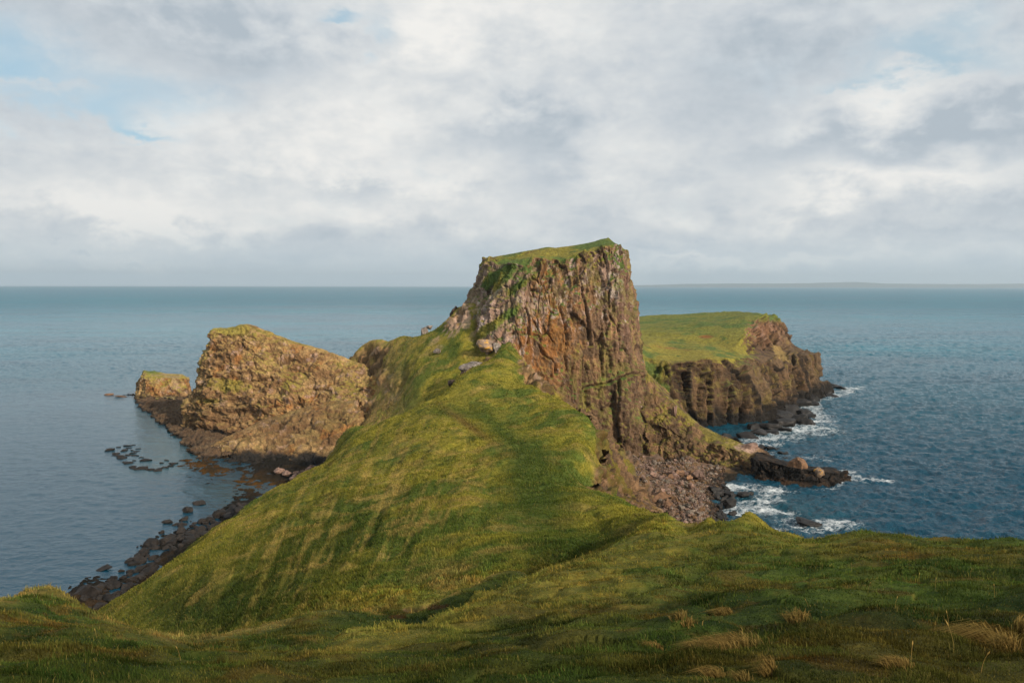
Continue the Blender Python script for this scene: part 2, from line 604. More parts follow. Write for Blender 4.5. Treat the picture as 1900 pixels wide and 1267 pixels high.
# near ground
for u in (-700, -300, 100, 500, 950, 1400, 1800, 2200, 2600):
    ctrl += [zpt(u, 2.0, 42.75), zpt(u, 4.0, 42.25), vpt(u, 1267, 7.0)]
for u, v, D in (
    # foreground rim, left to right
    (-600, 1135, 27), (-300, 1125, 29), (-100, 1118, 30), (0, 1112, 31), (50, 1098, 33), (95, 1090, 34), (125, 1100, 33), (155, 1124, 31),
    (200, 1142, 30), (250, 1163, 30), (330, 1182, 30), (400, 1174, 31), (480, 1162, 32), (560, 1144, 33), (640, 1132, 34), (720, 1131, 35),
    (780, 1128, 36), (815, 1112, 37), (850, 1095, 39), (900, 1072, 42), (960, 1058, 45), (1040, 1042, 48), (1110, 1020, 52), (1170, 992, 57), (1228, 966, 62),
    (1290, 972, 60), (1322, 960, 57), (1345, 984, 54), (1354, 996, 55), (1366, 976, 55), (1387, 953, 57), (1425, 974, 56), (1452, 986, 55), (1480, 992, 54), (1560, 987, 50), (1600, 983, 48),
    (1700, 991, 45), (1800, 999, 42), (1900, 998, 40), (2100, 1000, 38), (2500, 1005, 36),
    # foreground body
    (-300, 1180, 14), (0, 1180, 15), (200, 1190, 16), (380, 1215, 16), (520, 1215, 14), (600, 1205, 15),
    (655, 1162, 20), (710, 1163, 20.5), (760, 1160, 21.5), (820, 1140, 24), (880, 1112, 28), (960, 1078, 34), (1010, 1056, 39),
    (640, 1185, 16), (760, 1190, 15.5), (900, 1170, 16.5), (1000, 1120, 22), (1100, 1100, 23), (1100, 1180, 13), (1250, 1100, 19), (1250, 1200, 10.5),
    (1200, 1030, 36), (1300, 1020, 38), (1400, 1030, 32), (1400, 1110, 16), (1500, 1050, 24), (1600, 1080, 18), (1700, 1035, 26), (1850, 1060, 20), (1750, 1130, 13.5), (1900, 1160, 11.5), (1500, 1170, 11),
    (300, 1230, 11), (700, 1225, 11), (100, 1140, 24), (450, 1190, 23), (600, 1160, 26.5), (700, 1150, 30), (790, 1134, 32.5), (860, 1108, 36),
    # hollow behind the lobe
    (655, 1212, 23.4), (740, 1208, 24.8), (820, 1186, 28), (880, 1158, 32), (940, 1126, 37), (590, 1210, 21.5), (700, 1172, 28), (1000, 1090, 43), (610, 1190, 18.5),
    # broad slope of the ridge, seen beyond the rim
    (330, 1178, 66), (260, 1150, 78), (430, 1150, 62), (520, 1125, 60), (620, 1105, 58), (720, 1098, 56), (800, 1085, 56), (880, 1045, 60), (960, 1030, 60), (1060, 1010, 62), (1140, 990, 68),
    (400, 1070, 80), (520, 1040, 80), (640, 1030, 76), (760, 1000, 76), (880, 980, 76), (1000, 985, 74), (1100, 965, 78),
    (500, 960, 108), (600, 930, 106), (700, 920, 102), (800, 910, 100), (900, 900, 98), (1000, 895, 98), (1080, 915, 92),
    (620, 860, 142), (700, 840, 136), (780, 820, 130), (860, 810, 128), (960, 805, 128), (1050, 815, 124), (1085, 860, 112),
    (660, 797, 166), (720, 783, 163), (770, 760, 163), (815, 735, 166), (850, 702, 172), (880, 685, 178), (905, 672, 182), (935, 645, 187),
    (900, 735, 156), (960, 700, 168), (980, 745, 152), (1020, 745, 150), (860, 765, 150),
    # outer edge of that slope above the west shore
    (188, 1132, 93), (240, 1094, 98), (300, 1050, 104), (400, 978, 122), (460, 938, 134), (505, 911, 144), (560, 883, 156), (598, 862, 166), (622, 828, 176), (648, 797, 182),
    # right-hand brink of the ridge
    (960, 668, 180), (985, 695, 172), (1010, 722, 163), (1050, 748, 153), (1085, 775, 145), (1108, 805, 136), (1120, 840, 126), (1112, 872, 117), (1095, 895, 110),
    (1120, 915, 103), (1165, 935, 95), (1215, 958, 84),
    # rough ground below the brink, down to the pebble cove
    (985, 690, 190), (1030, 735, 184), (1080, 790, 176), (1125, 845, 160), (1150, 885, 148), (1130, 890, 140), (1180, 915, 142), (1215, 945, 135), (1165, 862, 168), (1190, 880, 176),
    (1140, 925, 120), (1180, 945, 112),
    # shoulder west of the stack
    (935, 652, 194), (905, 622, 207), (940, 606, 204), (880, 585, 215), (884, 560, 221), (850, 576, 224), (828, 598, 226), (790, 622, 226), (750, 625, 236), (705, 630, 244), (680, 645, 245), (655, 663, 246),
    (870, 645, 203), (820, 658, 206), (820, 700, 196), (780, 650, 214), (780, 692, 203), (780, 728, 196), (740, 650, 225), (740, 690, 214), (740, 732, 205), (705, 660, 236), (704, 700, 224), (702, 740, 214), (700, 775, 206), (905, 545, 230),
): ctrl.append(vpt(u, v, D))
# hidden falls behind the foreground rim
for u, D, z in (
    (-600, 45, 18), (-600, 90, -3), (-300, 45, 20), (-300, 75, 4), (-300, 100, -3), (-50, 45, 21), (-50, 75, 6), (-50, 100, -3), (60, 46, 22), (60, 80, 6), (60, 104, -2.5), (130, 44, 22), (130, 80, 7), (120, 105, 0.2),
    (200, 42, 24), (200, 62, 15), (330, 45, 22.5), (450, 46, 22.6), (600, 46, 24.0), (720, 47, 24.0), (800, 46, 24.9), (880, 51, 24.3), (1000, 55, 24.2), (940, 53, 24.2), (1100, 60, 23.6),
    (1250, 70, 24.5), (1250, 90, 15), (1250, 115, 6), (1320, 64, 23), (1320, 85, 11), (1320, 110, 2), (1400, 64, 23), (1400, 85, 8), (1400, 110, -2),
    (1500, 60, 22), (1500, 80, 6), (1500, 105, -4), (1650, 54, 24), (1650, 75, 8), (1650, 100, -4), (1800, 50, 25), (1800, 75, 5), (1800, 100, -4), (2000, 48, 25), (2000, 75, 4), (2000, 100, -4), (2400, 46, 24), (2400, 75, 2), (2400, 100, -4),
    # pebble cove and sea bed to the east
    (1200, 150, 2.2), (1230, 165, 2.6), (1260, 178, 2.2), (1230, 185, 2.6), (1290, 160, 1.4), (1300, 180, 1.2), (1300, 145, 1.2), (1335, 152, 0.2), (1325, 165, 0.4), (1335, 178, 0.7), (1350, 186, .7), (1240, 192, 2.4), (1215, 196, 2.6), (1300, 190, 1.6), (1270, 196, 1.8), (1340, 191, 1.0), (1375, 189, .6), (1405, 187, .2), (1300, 200, .8), (1240, 203, 1.0), (1365, 181, -.1),
    (1365, 150, -1.2), (1370, 165, -1.4), (1380, 180, -1.4), (1450, 150, -3), (1450, 180, -3), (1600, 160, -4), (1900, 160, -4), (2400, 160, -4), (1250, 140, 2.0), (1320, 135, 0.2), (1400, 130, -2),
    (1250, 200, -2), (1400, 215, -4), (1700, 220, -5), (1250, 240, -4), (1400, 270, -5), (1100, 215, 2), (1100, 250, -4), (1000, 250, -4), (900, 262, -4), (800, 262, -3), (700, 275, -4), (2300, 260, -5),
    (650, 190, 6.5), (720, 176, 11), (720, 186, 10.5), (770, 178, 13.5), (815, 178, 16), (815, 186, 17), (850, 184, 20), (890, 189, 23.5), (915, 192, 26),
    (960, 220, 20), (1040, 205, 8), (840, 245, 20), (760, 256, 12), (650, 262, 6),
    # west shore: a strip of stones at the foot of the slope, then sea bed
    (188, 104, 1.6), (240, 110, 1.2), (300, 120, 1.1), (400, 140, 1.0), (505, 162, 1.0), (560, 176, 1.2), (600, 188, 1.6), (640, 196, 3),
    (120, 112, .3), (170, 118, -.1), (230, 126, -.2), (290, 139, -.2), (350, 151, -.2), (420, 163, -.1), (440, 175, .15), (500, 185, .4), (560, 194, .6),
    (100, 125, -1.5), (160, 138, -1.5), (250, 152, -1.5), (330, 165, -1.2), (380, 178, -.25), (430, 190, .05), (480, 197, .5), (330, 178, -.6), (330, 196, -.25), (390, 198, .15), (360, 205, .1), (280, 196, -1.0),
    (-300, 140, -3), (0, 150, -3), (100, 170, -3), (150, 200, -3), (240, 215, -2), (0, 220, -4), (300, 230, -1.5), (200, 260, -3), (-300, 260, -4), (350, 240, 0), (420, 262, -3), (300, 275, -4), (540, 215, 2), (600, 225, 0), (650, 228, 6), (668, 238, 12), (650, 206, 5), (560, 262, -2), (640, 215, 2.5),
): ctrl.append(zpt(u, D, z))
for u, v, D in ((1290, 974, 60), (1480, 992, 54), (1560, 987, 50), (1600, 983, 48), (1700, 991, 45), (1800, 999, 42), (1900, 998, 40), (2100, 1000, 38), (2500, 1005, 36), (1425, 976, 56), (1228, 966, 62)):
    ctrl += [vpt(u, v + 10, D * .88), vpt(u, v + 24, D * .76), vpt(u, v + 3, D * .96)]
ctrl = np.array(ctrl)
SU, SS = 2.6, 1.0


def mq(a, b):
    d = ((a[:, None, 0] - b[None, :, 0]) * SU) ** 2 + ((a[:, None, 1] - b[None, :, 1]) * SS) ** 2
    return -np.sqrt(d + 0.03 ** 2)


K = mq(ctrl, ctrl) - np.eye(len(ctrl)) * 0.0006
Pm = np.c_[np.ones(len(ctrl)), ctrl[:, 0], ctrl[:, 1]]
M_ = np.block([[K, Pm], [Pm.T, np.zeros((3, 3))]])
sol = np.linalg.solve(M_, np.r_[ctrl[:, 2], 0, 0, 0])
wts, poly = sol[:len(ctrl)], sol[len(ctrl):]


def tfield(U, S):
    q = np.stack([U, S], 1)
    out = np.empty(len(q))
    for i in range(0, len(q), 60000):
        b = q[i:i + 60000]
        out[i:i + 60000] = mq(b, ctrl) @ wts + poly[0] + poly[1] * b[:, 0] + poly[2] * b[:, 1]
    return out


NC, NR = 1250, 1000
Ucoarse = np.linspace(-1.0, 1.0, 420)
Scoarse = np.linspace(math.log(2.0), math.log(285), 420)
UU, SSg = np.meshgrid(Ucoarse, Scoarse)
Tc = tfield(UU.ravel(), SSg.ravel()).reshape(UU.shape)


def bil(A, U, S):
    fu = np.clip((U - Ucoarse[0]) / (Ucoarse[1] - Ucoarse[0]), 0, len(Ucoarse) - 1.001)
    fs = np.clip((S - Scoarse[0]) / (Scoarse[1] - Scoarse[0]), 0, len(Scoarse) - 1.001)
    i, j = fu.astype(int), fs.astype(int)
    a, b = fu - i, fs - j
    return (A[j, i] * (1 - a) * (1 - b) + A[j, i + 1] * a * (1 - b) + A[j + 1, i] * (1 - a) * b + A[j + 1, i + 1] * a * b)


BANKS = (
    ([(600, 1200, 16.0), (628, 1172, 18.2), (655, 1162, 19.6), (710, 1163, 20.5), (760, 1160, 21.5), (820, 1140, 24), (880, 1112, 28), (960, 1078, 34), (1010, 1056, 39), (1060, 1044, 43)], .10, 1.0, 2.4, .06),
    ([(300, 1176, 31), (400, 1174, 31), (480, 1162, 32), (560, 1144, 33), (640, 1132, 34), (720, 1131, 35), (780, 1128, 36), (815, 1112, 37.5), (850, 1095, 39.5), (900, 1072, 42.5), (960, 1058, 45.5), (1040, 1042, 48.5), (1110, 1020, 52.5), (1170, 992, 57), (1228, 968, 61)], .06, 1.0, 3.0, .05),
    ([(1080, 1140, 17.5), (1200, 1112, 20), (1320, 1085, 24), (1450, 1062, 26), (1600, 1050, 26), (1750, 1052, 24)], .12, .30, 2.5, .5),
    ([(1250, 1215, 10.2), (1400, 1165, 11.6), (1600, 1140, 13), (1800, 1135, 13), (1950, 1150, 12)], .12, .22, 2.5, .5),
    ([(-100, 1190, 15), (60, 1160, 18), (180, 1175, 17), (300, 1215, 14), (450, 1230, 12)], .12, .25, 2.5, .5),
)


def bank_side(p, line):
    L = np.array([(P(*q)[0] / P(*q)[1], math.log(P(*q)[1])) for q in line])
    U = p[:, 0] / p[:, 1]
    sd_ = np.log(p[:, 1]) - np.interp(U, L[:, 0], L[:, 1]) + .010 * fbm(p, 2.2, 3, off=61.) + .02 * fbm(p, 7, 2, off=62.)
    return sd_, sstep(U, L[0, 0] - .03, L[0, 0] + .04) * (1 - sstep(U, L[-1, 0] - .05, L[-1, 0] + .02))


def terrain_paint(p, nz, rockm):
    """albedo of the hill: turf, straw, path, stones, with some sun and shade painted in"""
    pu, pv = project(p)
    a = fbm(p, 9, 4, off=1.0); b = fbm(p, 2.5, 4, off=4.0); c = fbm(p, 30, 3, off=9.0); d = fbm(p, 1.0, 3, off=2.0)
    D = p[:, 1]
    near = 1 - sstep(D, 40, 60)
    col = lerp3(YG * .92, OL, sstep(a, -.2, .6) * .5)
    col = lerp3(col, GR, sstep(a + .6 * b + .5 * c, -.15, .6) * .85)
    # foreground: green turf, its cloud shade painted into the colour
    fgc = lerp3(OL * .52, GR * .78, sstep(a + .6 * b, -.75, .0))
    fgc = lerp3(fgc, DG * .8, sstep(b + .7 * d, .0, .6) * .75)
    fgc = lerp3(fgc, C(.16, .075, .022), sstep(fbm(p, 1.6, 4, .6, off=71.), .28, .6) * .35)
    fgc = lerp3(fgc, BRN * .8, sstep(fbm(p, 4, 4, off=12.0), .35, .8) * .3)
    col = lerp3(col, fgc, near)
    rim = np.zeros(len(p))
    for (u0, v0), (u1, v1) in zip(((0, 1112), (95, 1092), (200, 1144), (330, 1184), (480, 1164), (640, 1134), (780, 1130), (900, 1074), (1040, 1044), (1170, 994)), ((95, 1092), (200, 1144), (330, 1184), (480, 1164), (640, 1134), (780, 1130), (900, 1074), (1040, 1044), (1170, 994), (1230, 968))):
        t_ = np.clip(((pu - u0) * (u1 - u0) + (pv - v0) * (v1 - v0)) / ((u1 - u0) ** 2 + (v1 - v0) ** 2), 0, 1)
        rim = np.maximum(rim, np.exp(-(np.hypot(pu - u0 - t_ * (u1 - u0), pv - v0 - t_ * (v1 - v0)) / 11) ** 2))
    col = lerp3(col, ST * .72, rim * near * sstep(b, -.6, .3) * .65)
    dk_shade = near * np.clip(1.2 * spotmask(p, 690, 1147, 130, 13) + 1.1 * spotmask(p, 500, 1192, 110, 20, tilt=-.15) + spotmask(p, 850, 1225, 200, 26) + .8 * spotmask(p, 1300, 1110, 160, 14, tilt=-.2) + .8 * spotmask(p, 1650, 1120, 160, 16) + .7 * spotmask(p, 100, 1240, 220, 26) + .7 * spotmask(p, 1500, 1050, 140, 14), 0, 1)  # shaded strip and patches painted dark into the turf colour
    col = lerp3(col, GR * .42, dk_shade * sstep(d + b, -1.1, .4) * .85)
    col = col * (1 - .28 * (1 - sstep(D, 9, 22)))[:, None]  # nearest turf darkened further in place of cloud shade
    lobe = near * np.clip(1.1 * spotmask(p, 1150, 1040, 170, 62, tilt=-.3) + 0 * a + .9 * spotmask(p, 1500, 1005, 200, 20) + .6 * spotmask(p, 1050, 1100, 130, 50), 0, 1)  # sunlit faces of the lobe painted as brighter yellow turf
    col = lerp3(col, lerp3(C(.21, .175, .035), OL * .8, sstep(d + b, .1, .8)), lobe * sstep(b + .5 * d, -.6, .4) * .8)
    s1_, in1 = bank_side(p, BANKS[0][0])
    s2_, in2 = bank_side(p, BANKS[1][0])
    lit_gold = in1 * (1 - sstep(s1_, -.01, .01)) * sstep(s1_, -.55 - .1 * b, -.12) * (D < 70)  # sunlit front of the inner bank painted into the colour
    col = lerp3(col, lerp3(C(.20, .175, .036), OL * .8, sstep(b + .6 * d, 0, .7)), lit_gold * .85)
    hol_shade = in1 * sstep(s1_, .01, .05) * (D < 70)  # shade behind the banks painted as dark green
    hol_shade = np.maximum(hol_shade * (1 - in2), hol_shade * (1 - sstep(s2_, -.05, .0)))
    hol_shade = np.maximum(hol_shade, in2 * sstep(s2_, .0, .03) * (1 - sstep(s2_, .12, .35)) * .8)
    col = lerp3(col, lerp3(GR * .5, DG * .9, sstep(b, -.3, .4)), hol_shade * .85)
    crest = in2 * np.exp(-((s2_ + .012) / .014) ** 2) + in1 * .6 * np.exp(-((s1_ + .012) / .014) ** 2)
    col = lerp3(col, ST * .62, np.clip(crest, 0, 1) * sstep(b, -.8, .2) * .7)
    soil = near * np.clip(spotmask(p, 800, 1128, 45, 6, tilt=-.15) + .6 * spotmask(p, 735, 1145, 30, 5), 0, 1)
    col = lerp3(col, BRN * .3, sstep(soil + .3 * d, .3, .6))
    # streaks of dead grass running down the slope
    th = .9
    s1 = fbm(np.stack([(pu * math.cos(.42) + pv * math.sin(.42)) / 12, (pv * math.cos(.42) - pu * math.sin(.42)) / 95, D * 0], 1), 1.0, 4, .6, off=3.3)
    # lower west slope: green turf, its weaker sun painted as darker colour
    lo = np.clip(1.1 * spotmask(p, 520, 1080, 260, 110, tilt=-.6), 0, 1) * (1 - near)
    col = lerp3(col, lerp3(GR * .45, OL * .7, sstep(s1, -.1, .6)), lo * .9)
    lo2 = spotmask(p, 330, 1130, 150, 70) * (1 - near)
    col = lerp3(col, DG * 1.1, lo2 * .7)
    band = np.clip(spotmask(p, 740, 880, 170, 110) + spotmask(p, 760, 960, 140, 110) + .8 * spotmask(p, 560, 1070, 150, 90, tilt=-.6) + .7 * spotmask(p, 520, 960, 160, 60, tilt=-.6), 0, 1)
    col = lerp3(col, ST * .82, sstep(s1 + .8 * b, .05, 1.0) * band * .55 * (1 - near))
    # fine brown straw all over the ridge
    col = lerp3(col, ST * .7, sstep(fbm(p, (5, 3, 3), 4, .6, off=22.0), .15, .65) * .6 * (1 - near))
    col = lerp3(col, GR * .6, sstep(fbm(p, (2.2, 1.6, 1.6), 4, .6, off=26.0), .15, .6) * .5 * (1 - near))
    # shade beyond the outer bank painted dark, then the trodden green path
    dip_shade = spotmask(p, 1080, 1008, 120, 17, tilt=-.32) * (1 - near)
    col = lerp3(col, GR * .5, dip_shade * .8)
    path = np.clip(spotmask(p, 1010, 930, 75, 60) + spotmask(p, 985, 860, 40, 60, tilt=.2) + spotmask(p, 930, 800, 60, 18, tilt=.7)
                   + .9 * spotmask(p, 830, 765, 70, 11, tilt=.05) + .8 * spotmask(p, 885, 620, 8, 60) + .7 * spotmask(p, 1060, 1000, 110, 22), 0, 1)
    col = lerp3(col, GR * .68, path * .9)
    trod = np.clip(spotmask(p, 870, 790, 60, 7, tilt=.62) + spotmask(p, 885, 610, 5, 50) + .7 * spotmask(p, 940, 620, 60, 4, tilt=-.75), 0, 1) * (D > 100)
    col = lerp3(col, BRN * .9, trod * .8)
    # straw-pale turf on the saddle towards the western outcrop
    sad = np.clip(1.2 * spotmask(p, 690, 745, 55, 85, tilt=-.3) + .8 * spotmask(p, 700, 640, 70, 25), 0, 1) * (D > 185)
    col = lerp3(col, lerp3(C(.33, .225, .095), lerp3(BRN * 1.1, OL * 1.4, sstep(d, -.3, .3)), sstep(b + .5 * d, -.2, .6)), sad * .9)
    # steep bare places turn to rock
    rk = rockm
    rc = lerp3(RD, RB * 1.2, sstep(b, -.5, .6))
    rc = lerp3(rc, PK, sstep(fbm(p, 2, 3, off=31.) + .5 * (D > 196) * (pu > 820), .3, .6) * .75)
    gz = np.clip(spotmask(p, 1170, 920, 70, 70) + spotmask(p, 1060, 770, 80, 60) + spotmask(p, 1140, 850, 50, 60), 0, 1)
    rc = lerp3(rc, lerp3(BRN * .55, OL * .5, sstep(d + b, .0, .6)), gz * .8)
    col = lerp3(col, rc, rk)
    gtop = np.clip(spotmask(p, 1165, 870, 22, 60, tilt=-.6), 0, 1) * (D > 120)
    col = lerp3(col, YG * .8, gtop * .6)
    # scattered pale stones and lichen near the stack
    ls = sstep(fbm(p, 3.2, 4, .6, off=41.), .32, .5) * np.clip(spotmask(p, 845, 590, 60, 34, tilt=-.6) + spotmask(p, 930, 590, 40, 50), 0, 1) * (D > 190)
    col = lerp3(col, PK * 1.15, ls)
    # pebble cove
    cove = sstep(p[:, 0], 22, 27) * sstep(D, 118, 130) * (1 - sstep(p[:, 2], 4.0, 6.5))
    col = lerp3(col, lerp3(PK * .4, RB * .6, sstep(b, -.4, .5)), cove)
    wet = (1 - sstep(p[:, 2] + .35 * b, .45, 1.1)) * (D > 80)
    col = lerp3(col, RW * 1.3, wet)
    # west shore stones and weed
    ws = (p[:, 0] < -18) * (1 - sstep(p[:, 2] + .5 * b, 2.2, 4.0)) * (D > 85)
    col = lerp3(col, lerp3(RW * .9, RD * .35, sstep(a, -.1, .6)), ws)
    kelp = np.clip(spotmask(p, 340, 857, 60, 18) + 1.1 * spotmask(p, 440, 888, 75, 14, tilt=.22) + .5 * spotmask(p, 470, 900, 50, 18), 0, 1) * (p[:, 2] < 1.0)
    col = lerp3(col, lerp3(C(.075, .036, .009), C(.035, .022, .010), sstep(b, -.4, .4)), np.clip(kelp * 1.3, 0, 1))
    return col


def bank(p, line, wid, amp, tail=2.6, lip=.2):
    """a turf bank: a rounded lip along the line and a drop behind it"""
    L = np.array([(P(*q)[0] / P(*q)[1], math.log(P(*q)[1])) for q in line])
    U = p[:, 0] / p[:, 1]; S = np.log(p[:, 1])
    Lc = np.interp(U, L[:, 0], L[:, 1])
    wob = .010 * fbm(p, 2.2, 3, off=61.) + .02 * fbm(p, 7, 2, off=62.)
    sd_ = (S - Lc + wob) / wid
    inside = sstep(U, L[0, 0] - .03, L[0, 0] + .04) * (1 - sstep(U, L[-1, 0] - .05, L[-1, 0] + .02))
    f = sstep(sd_, 0, .5) * (1 - sstep(sd_, .9, tail)) - lip * np.exp(-((sd_ + .35) / .55) ** 2)
    return -amp * f * inside


def build_hill():
    U = np.linspace(-0.98, 0.98, NC)
    S = np.r_[np.linspace(math.log(2.0), math.log(7), 50), np.linspace(math.log(7), math.log(50), 400)[1:], np.linspace(math.log(50), math.log(282), NR - 449)[1:]]
    nr = len(S)
    UU, S_ = np.meshgrid(U, S)
    T = bil(Tc, UU.ravel(), S_.ravel())
    D = np.exp(S_.ravel())
    p = np.stack([UU.ravel() * D, D, CAM_Z + T * D], 1)
    zb = p[:, 2].copy()
    G = p.reshape(nr, NC, 3)
    nb = grid_normals(G); nzb = np.abs(nb[..., 2]).ravel()
    for ln, wd_, am_, tl_, lp_ in BANKS:
        p[:, 2] += bank(p, ln, wd_, am_, tl_, lp_)
    land = sstep(zb, .5, 3.0)
    # hummocks and terracettes
    k = np.clip(D / 60, .25, 1.0)
    far_ = sstep(D, 52, 70)
    h = (.07 + .48 * far_) * k * fbm(p, 9, 3, off=2.0) + (.14 + .08 * far_) * np.clip(D / 30, .3, 1) * fbm(p, 2.6, 4, off=7.0) + .06 * fbm(p, .8, 3, off=5.0)
    hf1, hf2, hv = worley(p + .5 * np.stack([fbm(p, 1.5, 2, off=1.), fbm(p, 1.5, 2, off=2.), 0 * D], 1), (1.7, 1.7, 6.))
    h -= .10 * (1 - far_)
    h += (1 - far_) * (.16 * np.clip(1 - hf1 ** 2 * 1.6, -.3, 1) * (hv > .35) - .07)
    gf1, gf2, gv = worley(p, (5.5, 3.0, 6.), 3.3)
    h -= far_ * .35 * np.exp(-((gf2 - gf1) / .12) ** 2) * sstep(fbm(p, 14, 2, off=77.), -.2, .4) * land
    h += .10 * (1 - sstep(D, 30, 60)) * fbm(p, 1.7, 3, off=15.0)
    pu, pv = project(p)
    slope_w = spotmask(p, 520, 1060, 280, 120, tilt=-.6) * (D > 50)
    rough = fbm(np.stack([p[:, 0] * .8 + p[:, 2] * .6, p[:, 1] * .35, p[:, 2] * 1.6], 1), 2.2, 4, .6, off=6.)
    h += .22 * slope_w * rough
    st_ = fbm(np.stack([(pu * math.cos(.42) + pv * math.sin(.42)) / 26, (pv * math.cos(.42) - pu * math.sin(.42)) / 110, D * 0], 1), 1.0, 4, .55, off=13.3)
    gul = np.clip(spotmask(p, 720, 900, 190, 110) + spotmask(p, 560, 1040, 200, 100, tilt=-.5), 0, 1) * sstep(D, 58, 75) * (1 - sstep(D, 160, 185))
    h += .42 * gul * st_
    h += .5 * (D > 70) * spotmask(p, 1000, 800, 160, 70) * fbm(p, (7, 4, 6), 3, off=57.)
    p[:, 2] += h * (.25 + .75 * land)
    # craggy places
    n1 = fbm(p, 5, 4, off=33.)
    zones = np.clip(.75 * spotmask(p, 700, 658, 55, 9, tilt=-.3) + spotmask(p, 1000, 690, 42, 30, tilt=.9) * (D > 150) + 1.0 * spotmask(p, 1055, 745, 60, 14, tilt=.75) * (D > 160)
                    + spotmask(p, 1118, 905, 22, 34) * (D > 95) + spotmask(p, 1150, 860, 26, 70, tilt=-.5) * (D > 128) + spotmask(p, 1190, 940, 70, 22, tilt=.5) * (D > 106)
                    + spotmask(p, 1120, 800, 24, 50, tilt=-.5) * (D > 140) + .9 * spotmask(p, 890, 685, 42, 9, tilt=-.55) * (D > 180) + .8 * spotmask(p, 790, 1128, 42, 7, tilt=-.1) * (D > 36), 0, 1)
    steep = 1 - sstep(nzb, .45, .68)
    zones = np.clip(zones + .9 * spotmask(p, 1165, 905, 60, 60, tilt=.6) * (D > 104), 0, 1.2)
    zones = np.clip(zones + 1.1 * spotmask(p, 912, 582, 26, 26) * (D > 196) + .8 * spotmask(p, 850, 590, 34, 16, tilt=-.7) * (D > 200), 0, 1.2)
    rockm = np.clip(sstep(zones + np.minimum(1, zones * 3) * (.45 * n1 + .3 * fbm(p, 1.8, 3, off=81.)), .38, .68) + steep * sstep(n1 + .35 * (D > 100), -.1, .5) * (D > 34), 0, 1) * sstep(D, 30, 36)
    f1, f2, val = worley(p, (3, 3, 3.5))
    p += nb.reshape(-1, 3) * np.sign(nb.reshape(-1, 3)[:, 2:3]) * (rockm * ((val - .5) * 2.0 + .9 * fbm(p, 1.6, 4, .6, off=8.) - .5 * np.exp(-((f2 - f1) / .09) ** 2)) * np.clip((D - 25) / 60, .25, 1))[:, None]
    # stony cove and shore
    shore = (1 - sstep(zb, 1.5, 3.5)) * (D > 85)
    g1, g2, v2 = worley(p, (1.5, 1.5, 1.5), 3.0)
    p[:, 2] += shore * (.45 * (v2 - .5) + .22 * fbm(p, 4, 3, off=2.2) - .2 * np.exp(-((g2 - g1) / .1) ** 2))
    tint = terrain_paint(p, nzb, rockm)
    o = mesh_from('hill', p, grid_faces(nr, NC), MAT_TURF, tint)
    tag(o, 'green and straw coloured grassy ridge running from the foreground to the foot of the rock stack', kind='structure')
    return o, p.reshape(nr, NC, 3), tint.reshape(nr, NC, 3), U, S, rockm.reshape(nr, NC)


hill, HG, HT, HU, HS, HR = build_hill()


def hill_at(x, y):
    """surface point and colour of the hill at world x, y (arrays)"""
    U = x / y; S = np.log(y)
    fu = np.clip((U - HU[0]) / (HU[1] - HU[0]), 0, len(HU) - 1.001)
    fs = np.clip(np.interp(S, HS, np.arange(len(HS))), 0, len(HS) - 1.001)
    i, j = fu.astype(int), fs.astype(int)
    a, b = (fu - i)[:, None], (fs - j)[:, None]
    def g(A): return A[j, i] * (1 - a) * (1 - b) + A[j, i + 1] * a * (1 - b) + A[j + 1, i] * (1 - a) * b + A[j + 1, i + 1] * a * b
    return g(HG), g(HT), HR[j, i]


